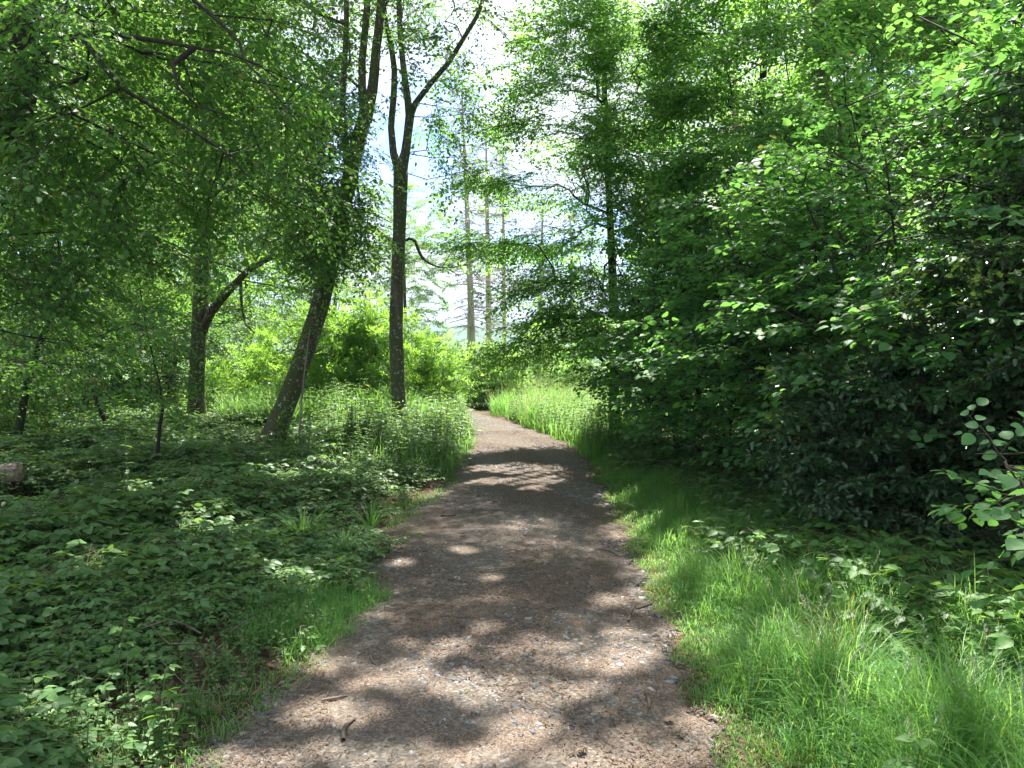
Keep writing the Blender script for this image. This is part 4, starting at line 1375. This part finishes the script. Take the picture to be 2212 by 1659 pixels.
tree('beech_tree', 'layered beech at the right of the path, its flat sprays reaching across the open sky', 'tree', [tb], np.vstack(lay), 'beech', M_beech, M_dark, nspray=2, flat=0.7, droop=0.18, roll=0.35, up_bias=0.25, along=0.4, k=10, rtip=0.0028, wig=0.04, maxr=0.4, scale=(0.55, 1.05))

for (lb, pts, lays) in (('second beech between the layered beech and the hazels, twin dark stems', [(1640, 900, 12, 24), (1640, 600, 12, 20), (1642, 300, 12, 16), (1650, 100, 12, 14), (1640, -200, 12, 9)],
                         [(500, 1440, 450, 11, 40), (380, 1480, 330, 11, 40), (250, 1460, 180, 11.5, 40), (120, 1440, 40, 11.5, 40), (420, 1850, 380, 11.5, 40), (250, 1830, 200, 11.5, 40), (100, 1850, 40, 11, 40), (300, 1700, 250, 9.8, 36), (150, 1650, 60, 9.8, 36), (620, 1480, 600, 10.8, 34), (640, 1800, 600, 11, 34), (0, 1700, -80, 10.5, 40), (-50, 1500, -120, 11, 40), (-60, 1850, -150, 11.5, 40)]),
                        ('slim beech behind the hazels, mostly hidden by leaves', [(1900, 900, 13, 20), (1905, 500, 13, 18), (1900, 200, 13, 15), (1910, -200, 13, 10)],
                         [(500, 1750, 450, 12, 36), (350, 1760, 300, 12.5, 36), (200, 1760, 120, 12.5, 36), (500, 2100, 450, 12.5, 36), (330, 2080, 280, 12.5, 36), (150, 2080, 60, 12.5, 36), (300, 1950, 250, 11, 34), (100, 1980, 0, 11.5, 34), (-50, 1900, -120, 12, 40)])):
    q, r_ = ground_root(*trunk_from_px(pts))
    fx = lambda yy: np.array([np.interp(yy, [p_[1] for p_ in pts][::-1], [p_[0] for p_ in pts][::-1])])[0]
    tg = np.vstack([layer(W(fx(sy), sy, pts[0][2]), W(a_, b_, d_), nn, 1.0, 0.12, 0.12) for (sy, a_, b_, d_, nn) in lays])
    tree('beech_tree', lb, 'tree', [(q, r_)], tg, 'beech', M_beech, M_dark, nspray=2, flat=0.65, droop=0.15, roll=0.45, rtip=0.0028, maxr=0.4, group='beeches on the right')

# hazel hedge
over = lambda P_: P_[:, 0] > hedge_line(P_[:, 1]) - 0.12 - 0.45 * np.exp(-((P_[:, 2] - 1.5) / 0.7) ** 2) + 0.35 * np.exp(-(P_[:, 2] / 0.5) ** 2) - 0.25 * smooth(2.8, 4.5, P_[:, 2])
gh = 'hazels of the right hedge'
for (dx_, y_, h, rd, nt_, lb) in ((1.0, 11.6, 3.6, 1.5, 220, 'hazel at the far end of the hedge, under the layered beech'),
                                  (0.95, 9.8, 3.4, 1.5, 280, 'hazel with pale bluish leaf sprays over the grass strip'),
                                  (1.0, 8.2, 3.8, 1.6, 300, 'hazel standing midway along the shaded hedge'),
                                  (1.05, 6.6, 4.4, 1.7, 340, 'tall broad-leaved hazel beside the holly'),
                                  (1.5, 5.2, 4.7, 1.7, 340, 'large hazel behind the holly, its round leaves glowing at the top'),
                                  (1.7, 3.8, 3.6, 1.3, 200, 'hazel near the right edge, reaching in above the holly')):
    shrub('hazel_shrub', lb, 'shrub', float(hedge_line(y_)) + dx_, y_, h, rd, int(nt_ * 1.35), 'hazel', M_hazel, gh, stems=8, bark=M_dark, cut=over, ns=2, flat=0.85, droop=0.06, c_h=0.52, zr=0.5, r0=0.022, scale=(0.6, 0.95), along=0.7, roll=0.25)
# holly
shrub('holly_shrub', 'dark glossy holly filling the right side of the hedge', 'shrub', 3.65, 5.0, 3.4, 1.05, 230, 'holly', M_holly, None, stems=5, bark=M_dark, ns=2, flat=0.0, droop=0.0, r0=0.03, scale=(0.8, 1.3), along=0.6)
shrub('holly_shrub', 'low holly at the foot of the hedge beside the brambles', 'shrub', 2.85, 5.9, 1.5, 0.7, 110, 'holly', M_holly, None, stems=4, bark=M_dark, ns=3, flat=0.0, droop=0.0, scale=(0.8, 1.2), along=0.6)
# near hazel reaching into view
hz0 = (2.25, 2.3, float(gz(2.25, 2.3)))
hst, htg = [], []
for (tx_, ty_, td_, nn) in ((2010, 965, 2.35, 6), (2040, 1000, 2.3, 5), (2085, 1090, 2.15, 5), (2130, 975, 2.2, 6), (2160, 1060, 2.1, 6)):
    tip = W(tx_ + 95, ty_ + 15, td_)
    b1 = np.array((hz0[0] + rng.normal() * 0.10, hz0[1] + rng.normal() * 0.10, hz0[2] - 0.1))
    mid = b1 + (tip - b1) * np.array((0.30, 0.30, 0.72))
    c1 = b1 + (tip - b1) * np.array((0.10, 0.10, 0.38)) + rng.normal(size=3) * 0.02
    c2 = b1 + (tip - b1) * np.array((0.62, 0.62, 0.95)) + np.array((0, 0, 0.04))
    qq, rr = resample(np.array([b1, c1, mid, c2, tip]), [0.008, 0.007, 0.0055, 0.0035, 0.0015], 0.06)
    hst.append((qq, rr))
    htg.append(layer(mid, tip, nn + 3, 0.2, 0.04, 0.0, 0.05))
tree('hazel_shrub', 'near sunlit hazel whose twigs poke in from the right edge above the grass', 'shrub', hst, np.vstack(htg), 'hazel', M_hazel, M_twig,
     nspray=1, flat=0.75, scale=(0.42, 0.62), along=0.1, k=6, origin=hz0, rtip=0.002)

# filler shrubs added behind the hedge to block the light there
gf = 'added shrubs behind the right hedge'
for (x_, y_, h, rd, lb) in ((4.2, 13.5, 4.2, 1.9, 'added leafy shrub behind the layered beech'), (5.2, 10.2, 4.8, 2.0, 'added leafy shrub behind the middle hazels'), (6.3, 7.2, 4.8, 2.0, 'added leafy shrub behind the holly'), (7.6, 11.5, 5.0, 2.3, 'added leafy shrub far behind the holly')):
    shrub('leafy_shrub', lb, 'shrub', x_, y_, h, rd, 190, 'beech', M_beech, gf, stems=6, ns=2, flat=0.5)

# tall trees over the hedge
gt = 'tall trees standing behind the right hedge'
for (px_, d_, wpx, h, mt_, rd, cz, lb) in ((1578, 22, 14, 20, M_pine, 1.7, 0.8, 'pinkish trunk showing through the second beech'), (1732, 24, 13, 21, M_pine, 1.7, 0.8, 'slim pinkish trunk seen in a sky gap above the hedge'),
                                           (1862, 11.5, 26, 17, M_grey, 2.9, 0.74, 'pale grey trunk at the top of the hedge above the hazels'), (2052, 17, 20, 19, M_pine, 3.4, 0.68, 'pinkish trunk right of the pale grey trunk'),
                                           (2008, 23, 14, 20, M_pine, 2.0, 0.78, 'slim pinkish trunk just behind another, above the holly'), (2205, 13, 24, 18, M_pine, 3.6, 0.66, 'pinkish trunk at the right edge above the holly')):
    b_ = W(px_, 771, d_)
    q, r_ = upright(b_[0], b_[1], h, 0.5 * wpx * d_ / FPX * 1.2, 0.05, (0.2, 0.2) if mt_ is M_pine else (-2.2, -0.6), 0.12)
    tg = ell((q[-1][0], q[-1][1], h * cz), (rd, rd, h * 0.22), int(22 * rd ** 2), 0.5)
    if mt_ is M_grey:
        tg = np.vstack([tg, ell((0.9, 10.2, 10.6), (2.7, 2.6, 1.2), 300)])  # unseen extra crown over the path, added to shade the foreground
    tree('tall_tree', lb, 'tree', [(q, r_)], tg, 'bg' if mt_ is M_pine else 'beech', M_bg, mt_, nspray=2, group=gt, flat=0.3, k=10, rough=0.03, along=0.4, scale=(0.6, 1.0))
for (k_, x_, y_, sc, lb) in ((1, 11, 17, 0.95, 'leafy woodland tree far behind the holly'), (2, 14, 24, 1.0, 'leafy woodland tree at the back of the right wood'), (0, 9, 30, 0.9, 'leafy woodland tree right of the meadow')):
    dup(protos[k_], (x_, y_, float(gz(x_, y_)) - 0.1), k_ * 2 + 1.0, sc, lb)


# =================================================================== BEYOND THE BEND
def conifer(label, px_, base_y, top_y, lean, wpx, d_, group, live=0.3):
    b_ = W(px_, base_y, d_)
    g = float(gz(b_[0], b_[1]))
    top = W(px_ + lean, top_y, d_)
    q, r_ = resample(np.array([(b_[0], b_[1], g - 0.2), b_ + (top - b_) * 0.3, b_ + (top - b_) * 0.65, top]), np.array([0.56, 0.45, 0.30, 0.04]) * wpx * d_ / FPX, 0.8)
    root = thing('spruce_tree', label, 'tree', (b_[0], b_[1], g), group)
    o0 = (b_[0], b_[1], g)
    tp = Parts()
    tp.add(*tube(q, r_, 9, 0.03))
    cp_ = Parts()
    z = 3.2
    H = q[-1][2]
    pos, dr = [], []
    while z < H - 0.2:
        f_ = (z - 2) / (H - 2)
        for s_ in range(rng.integers(3, 6)):
            a_ = rng.uniform(0, 6.28)
            ln2 = (0.5 + 2.3 * (1 - f_) * min(1, f_ * 3 + 0.25)) * rng.uniform(0.4, 1.0)
            p0 = np.array([np.interp(z, q[:, 2], q[:, c_]) for c_ in range(3)])
            tt = np.linspace(0, 1, 5)
            up_ = rng.uniform(-0.1, 0.25)
            br_ = np.stack([p0[0] + math.cos(a_) * ln2 * tt, p0[1] + math.sin(a_) * ln2 * tt, p0[2] + ln2 * (up_ * tt - 0.35 * tt ** 2 + 0.15 * tt ** 3)], 1)
            tp.add(*tube(br_, np.linspace(0.022, 0.006, 5), 4))
            for t_ in np.linspace(0.35, 1, 5):
                p1 = np.array([np.interp(t_, tt, br_[:, c_]) for c_ in range(3)])
                for sd in (1, -1):
                    a2 = a_ + sd * rng.uniform(0.6, 1.1)
                    l3 = ln2 * 0.3 * rng.uniform(0.4, 1)
                    e_ = p1 + np.array((math.cos(a2) * l3, math.sin(a2) * l3, -0.25 * l3))
                    tp.add(*tube(np.array([p1, e_]), [0.007, 0.003], 3, cap=False))
                    if rng.uniform() < live * (0.35 + f_):
                        pos.append(p1)
                        dr.append(e_ - p1)
        z += rng.uniform(0.22, 0.5)
    if pos:
        bake(cp_, 'needle', np.array(pos), np.array(dr), None, 0.5, (0.6, 1.2))
        cp_.build('crown', [M_spruce, M_twig], root, origin=o0)
    tp.build('trunk', M_spruceb, root, True, origin=o0)
    return root


lvn, lfn = leaf_tpl(0.10, 0.03, 'lo', 0.1, 0.1)
SP['needle'] = [make_spray(0.5, 22, lvn, lfn, 0.5, 0.004, 3, 0.004, 0.2, ang=(30, 60)) for _ in range(4)]
gc = 'half-dead spruces beyond the bend'
for a_ in (('thickest bare spruce trunk beyond the bend, leftmost of the three against the sky', 1023, 795, 175, -26, 15, 40), ('middle bare spruce trunk of the three against the sky', 1057, 788, 235, -8, 13, 44),
           ('thin spruce trunk, rightmost of the three against the sky', 1090, 780, 300, -4, 9, 46), ('leaning bare spruce trunk under the beech sprays', 1160, 828, 420, 14, 12, 40),
           ('slim spruce trunk half hidden behind the layered beech', 1237, 830, 450, -4, 10, 42), ('thin spruce stem standing right against the thickest spruce trunk', 1012, 795, 520, 2, 8, 40.6)):
    conifer(*a_, gc, 0.28)

gbnd = 'sunny shrubs beyond the bend'
for (px_, d_, h, rd, nt_, sp_, mt_, lb) in ((1066, 24.6, 1.75, 0.95, 150, 'bright', M_bright, 'bright yellow-green shrub at the right side of the bend'), (1034, 24.0, 0.95, 0.5, 60, 'bright', M_bright, 'small bright shrub closest to the path at the bend'),
                                            (965, 29, 1.8, 1.1, 110, 'beech', M_bg, 'darker shrub where the path disappears'), (1000, 34, 1.3, 1.3, 110, 'beech', M_bg, 'rounded green shrub below the thickest spruce'),
                                            (1130, 36, 1.7, 1.4, 110, 'beech', M_bg, 'green shrub left of the leaning spruce'), (1200, 33, 2.6, 1.7, 120, 'beech', M_bg, 'green shrub right of the leaning spruce'),
                                            (1290, 29, 2.6, 1.8, 120, 'beech', M_bg, 'green shrub behind the trunk of the layered beech'), (1060, 38, 1.1, 1.2, 90, 'beech', M_bg, 'low green shrub between the spruce trunks')):
    p_ = W(px_, 800, d_)
    shrub('sunny_shrub', lb, 'shrub', p_[0], p_[1], h, rd, nt_, sp_, mt_, gbnd, stems=6, flat=0.3, scale=(0.7, 1.15))

# =================================================================== SMALL THINGS
# the cut log
a0, a1 = W(-250, 1060, 8.2), W(40, 1020, 8.2)
P_ = np.linspace(a0, a1, 14)
r_ = np.full(14, 0.108) * (1 + 0.03 * np.sin(np.arange(14) * 1.3))
root = thing('cut_log', 'cut pale log with a long crack lying among the brambles at the left edge', 'log', a0)
m, n, out = mat('weathered_wood')
f = noise(n, 1, 7, coords(n, (3, 30, 30)), 0.6)
p = n.nodes.new('ShaderNodeBsdfPrincipled')
n.links.new(ramp(n, f, [(0.3, (0.10, 0.078, 0.058)), (0.55, (0.26, 0.21, 0.16)), (0.75, (0.36, 0.30, 0.235))]), p.inputs['Base Color'])
p.inputs['Roughness'].default_value = 0.85
b = n.nodes.new('ShaderNodeBump')
b.inputs['Strength'].default_value = 0.7
b.inputs['Distance'].default_value = 0.01
n.links.new(f, b.inputs['Height'])
n.links.new(b.outputs[0], p.inputs['Normal'])
n.links.new(p.outputs[0], out.inputs['Surface'])
V, Fc = tube(P_, r_, 28, 0.03, cap=False)
ax_ = (a1 - a0) / np.linalg.norm(a1 - a0)
# a crack along the side that faces the path
ang_i = np.arange(len(V)) % 28
rows_ = np.arange(len(V)) // 28
Vc = V.reshape(14, 28, 3)
face = np.array((0.0, -0.96, 0.25))
dots = np.einsum('ijk,k->ij', Vc - P_[:, None], face)
for r0_ in range(14):
    kx = int(np.argmax(dots[r0_]))
    Vc[r0_, kx] = P_[r0_] + (Vc[r0_, kx] - P_[r0_]) * 0.72
V = Vc.reshape(-1, 3)
link('bark', V, Fc, m, root, smooth_=False, origin=a0)
kk = 28
end = Vc[-1]
ring2 = P_[-1] + (end - P_[-1]) * 0.85 + ax_ * 0.012
Ve = np.vstack([end, ring2, (P_[-1] + ax_ * 0.014)[None]])
Fe = [(q, (q + 1) % kk, kk + (q + 1) % kk) for q in range(kk)] + [(q, kk + (q + 1) % kk, kk + q) for q in range(kk)] + [(kk + q, kk + (q + 1) % kk, 2 * kk) for q in range(kk)]
link('sawn_end', Ve, np.array(Fe), m, root, origin=a0)

# sticks on the path
M_stick = bark_mat('stick_bark', (0.055, 0.040, 0.030), (0.20, 0.155, 0.12), bump=0.3)
gst = 'sticks lying on the path'
for (pxa, pya, pxb, pyb, w_, lb) in ((952, 1122, 985, 1120, 0.012, 'short grey stick at the left edge of the path beside the far grass patch'), (742, 1618, 768, 1570, 0.009, 'curved brown stick lying on the gravel nearest the viewer, left side'),
                                     (1358, 1350, 1372, 1310, 0.008, 'thin curved stick at the right edge of the path beside the grass'), (1375, 1320, 1410, 1300, 0.007, 'small forked stick against the grass edge'),
                                     (1395, 1500, 1402, 1540, 0.009, 'dark stick lying near the pale fallen leaf'), (695, 1528, 750, 1518, 0.008, 'straight stick at the left edge, beside the weeds'),
                                     (1298, 1190, 1335, 1205, 0.007, 'dark twig in the shaded middle of the path, right side'), (800, 1420, 812, 1446, 0.006, 'tiny dark twig standing out in a sun patch on the left')):
    ga, gb_ = G(pxa, pya), G(pxb, pyb)
    md = (ga + gb_) / 2 + rng.normal(size=2) * np.linalg.norm(ga - gb_) * 0.1
    pts = np.array([(*ga, float(on_path_z(*ga)) + w_ * 0.8), (*md, float(on_path_z(*md)) + w_ * 1.4), (*gb_, float(on_path_z(*gb_)) + w_ * 0.7)])
    q, rr = resample(pts, np.array([w_, w_ * 0.9, w_ * 0.5]), 0.02)
    V, Fc = tube(q, rr, 7, 0.12)
    tag(link('stick', V, Fc, M_stick, smooth_=True, origin=pts[0]), lb, 'stick', gst)
# dry leaves
lvm, lfm = leaf_tpl(0.10, 0.095, 'spiny', 0.12, 0.1)
for (px_, py_, s_, lb) in ((1448, 1562, 0.95, 'pale dry leaf curled on the right side of the path'), (1268, 1640, 0.8, 'dry leaf at the bottom of the view on the sunny gravel'), (1005, 1165, 0.9, 'small pale dry leaf in a sun fleck on the left of the path'),
                           (1190, 1500, 0.6, 'curled tan leaf in the middle of the sunny strip'), (1478, 1600, 0.6, 'brown leaf against the grass at the right edge')):
    g_ = G(px_, py_)
    Pp = Parts()
    put_leaf(Pp, lvm, lfm, np.zeros(3), np.array((1.0, rng.uniform(-.5, .5), 0.1)), np.array((0.1, -0.3, 1.0)), s_ * 0.6, 0.45)
    o = Pp.build('fallen_leaf', [M_dead], origin=(0, 0, 0))
    o.location = (g_[0], g_[1], float(on_path_z(*g_)) + 0.014)
    o.rotation_euler = (0.15, -0.1, rng.uniform(0, 6))
    tag(o, lb, 'dead leaf', 'dry leaves on the path')


# sedge-like tufts at the left edge
def tuft(label, px_, py_, n_, h, w_, group='strap-leaved tufts by the path'):
    g_ = G(px_, py_)
    az = rng.uniform(0, 6.28, n_)
    Pp = Parts()
    z0_ = float(gz(*g_))
    for a_ in az:
        hh_ = h * rng.uniform(0.6, 1.1)
        bd = rng.uniform(0.35, 1.1)
        d_ = np.array((math.cos(a_), math.sin(a_), 0))
        sd = np.array((-d_[1], d_[0], 0))
        tt = np.linspace(0, 1, 6)
        c_ = d_ * (0.03 + bd * hh_ * tt[:, None] ** 1.7) + np.array((0, 0, 1)) * (hh_ * (tt - 0.45 * bd * tt ** 2.4))[:, None]
        ww = w_ * np.array([0.7, 1, 1, 0.85, 0.55, 0.05])
        V_ = np.concatenate([c_ + sd * ww[:, None], c_ - sd * ww[:, None]])
        F_ = [f_ for q_ in range(5) for f_ in ((q_, q_ + 1, q_ + 7), (q_, q_ + 7, q_ + 6))]
        Pp.add(V_, np.array(F_), rng.uniform(0, 1))
    o_ = Pp.build('sedge_tuft', [M_grass], origin=(0, 0, 0))
    o_.location = (g_[0], g_[1], z0_)
    return tag(o_, label, 'plant', group)


for a_ in (('dark strap-leaved tuft among the brambles left of the path', 655, 1185, 70, 0.5, 0.006), ('second strap-leaved tuft, between the dark tuft and the path', 745, 1215, 45, 0.36, 0.005), ('strap-leaved tuft further up the path edge, beyond the others', 800, 1150, 40, 0.38, 0.005),
           ('small light tuft at the tip of the grass patch', 700, 1385, 16, 0.17, 0.004), ('tuft of strap leaves half hidden in the brambles', 560, 1150, 36, 0.42, 0.005)):
    tuft(*a_)


# upright bramble shoots
def shoot(label, px_, py_, h, lean, species_scale=1.0):
    g_ = G(px_, py_)
    Pp = Parts()
    lvq, lfq = leaf_tpl(0.085 * species_scale, 0.055 * species_scale, 'ovate', 0.14, 0.15)
    tt = np.linspace(0, 1, 7)
    q_ = np.stack([lean[0] * tt ** 1.5, lean[1] * tt ** 1.5, h * tt], 1)
    V_, F_ = tube(q_, np.linspace(0.005, 0.002, 7), 5)
    Pp.add(V_, F_, 0.5, 1)
    for k_ in range(9):
        t_ = 0.25 + 0.75 * k_ / 8
        p_ = np.array([np.interp(t_, tt, q_[:, c_]) for c_ in range(3)])
        a_ = k_ * 2.4
        d_ = np.array((math.cos(a_), math.sin(a_), 0.35))
        e_ = p_ + d_ * 0.06 * (1.3 - t_)
        Pp.add(*tube(np.array([p_, e_]), [0.0016, 0.001], 3), 0.5, 1)
        for da in (0, 1.1, -1.1):
            dd = np.array((math.cos(a_ + da), math.sin(a_ + da), rng.uniform(-0.2, 0.3)))
            put_leaf(Pp, lvq, lfq, e_, dd, np.array((0, 0, 1)) + rng.normal(size=3) * 0.25, (1.2 - 0.65 * t_) * (1 if da == 0 else 0.8), rng.uniform(0.4, 1))
    o_ = Pp.build('bramble_shoot', [M_herb, M_greentwig], origin=(0, 0, 0))
    o_.location = (g_[0], g_[1], float(gz(*g_)) - 0.02)
    return tag(o_, label, 'plant', 'bramble shoots standing above the grass')


for a_ in (('pale bramble shoot leaning left above the grass below the holly', 1905, 1370, 0.42, (-0.12, 0)), ('sunlit bramble shoot in the bottom right corner of the grass', 2030, 1740, 0.38, (0.05, 0)), ('bramble shoot in the grass above the bottom right one', 2090, 1520, 0.36, (-0.08, 0.02)), ('broad-leaved bramble shoot at the bottom edge among the seed heads', 1960, 1800, 0.36, (0.05, 0.0), 1.3), ('leafy bramble shoot below the near hazel twigs', 2150, 1440, 0.42, (-0.05, 0.0), 1.2),
           ('slim light shoot rising from the brambles at the lower left', 345, 1610, 0.34, (0.03, 0)), ('leafy shoot with pale tips at the left edge of the brambles', 250, 1530, 0.40, (0.05, 0)), ('low leafy shoot beside the small light tuft', 660, 1415, 0.16, (0.0, 0), 0.6)):
    shoot(*a_)

# pale seed heads standing in the grass at the lower right
N = 46
x, y = pick(160, 1.0, 2.2, 2.5, 4.2, lambda a, b_: (edge_r(a, b_) > 0.35) & (a < grass_line(b_)))
Pp = Parts()
for a_, b_ in zip(x[:N], y[:N]):
    z0_ = float(gz(a_, b_))
    h_ = rng.uniform(0.32, 0.55)
    le = rng.normal(size=2) * 0.07
    tt = np.linspace(0, 1, 6)
    q_ = np.stack([a_ + le[0] * tt ** 2, b_ + le[1] * tt ** 2, z0_ + h_ * tt], 1)
    Pp.add(*tube(q_, np.linspace(0.0012, 0.0007, 6), 3), 0.5)
    for k_ in range(9):
        p_ = q_[-1] - np.array((le[0] * 0.2, le[1] * 0.2, h_ * 0.16)) * (k_ / 8)
        put_leaf(Pp, *leaf_tpl(0.022, 0.007, 'lo'), p_, rng.normal(size=3) * 0.5 + (0, 0, 0.8), rng.normal(size=3), rng.uniform(0.6, 1.2), 0.9)
M_seed = leaf_mat('seed_head', (0.16, 0.20, 0.09), (0.34, 0.36, 0.24), (0.2, 0.26, 0.1), (0.36, 0.40, 0.26), 0.6, 0.35)
tag(Pp.build('seeding_grass', [M_seed]), kind='stuff')


# the summer air that pales the far hills
hm_, hn, ho = mat('haze')
pv = hn.nodes.new('ShaderNodeVolumePrincipled')
pv.inputs['Color'].default_value = (0.50, 0.68, 1.0, 1)
pv.inputs['Density'].default_value = 0.0003
hn.links.new(pv.outputs[0], ho.inputs['Volume'])
V = np.array([(a_, b_, c_) for a_ in (-1600, 1600) for b_ in (-60, 1600) for c_ in (-10, 95)], float)
Fq = np.array([(0, 1, 3, 2), (4, 6, 7, 5), (0, 4, 5, 1), (2, 3, 7, 6), (0, 2, 6, 4), (1, 5, 7, 3)])
tag(link('haze', V, Fq, hm_), kind='stuff')
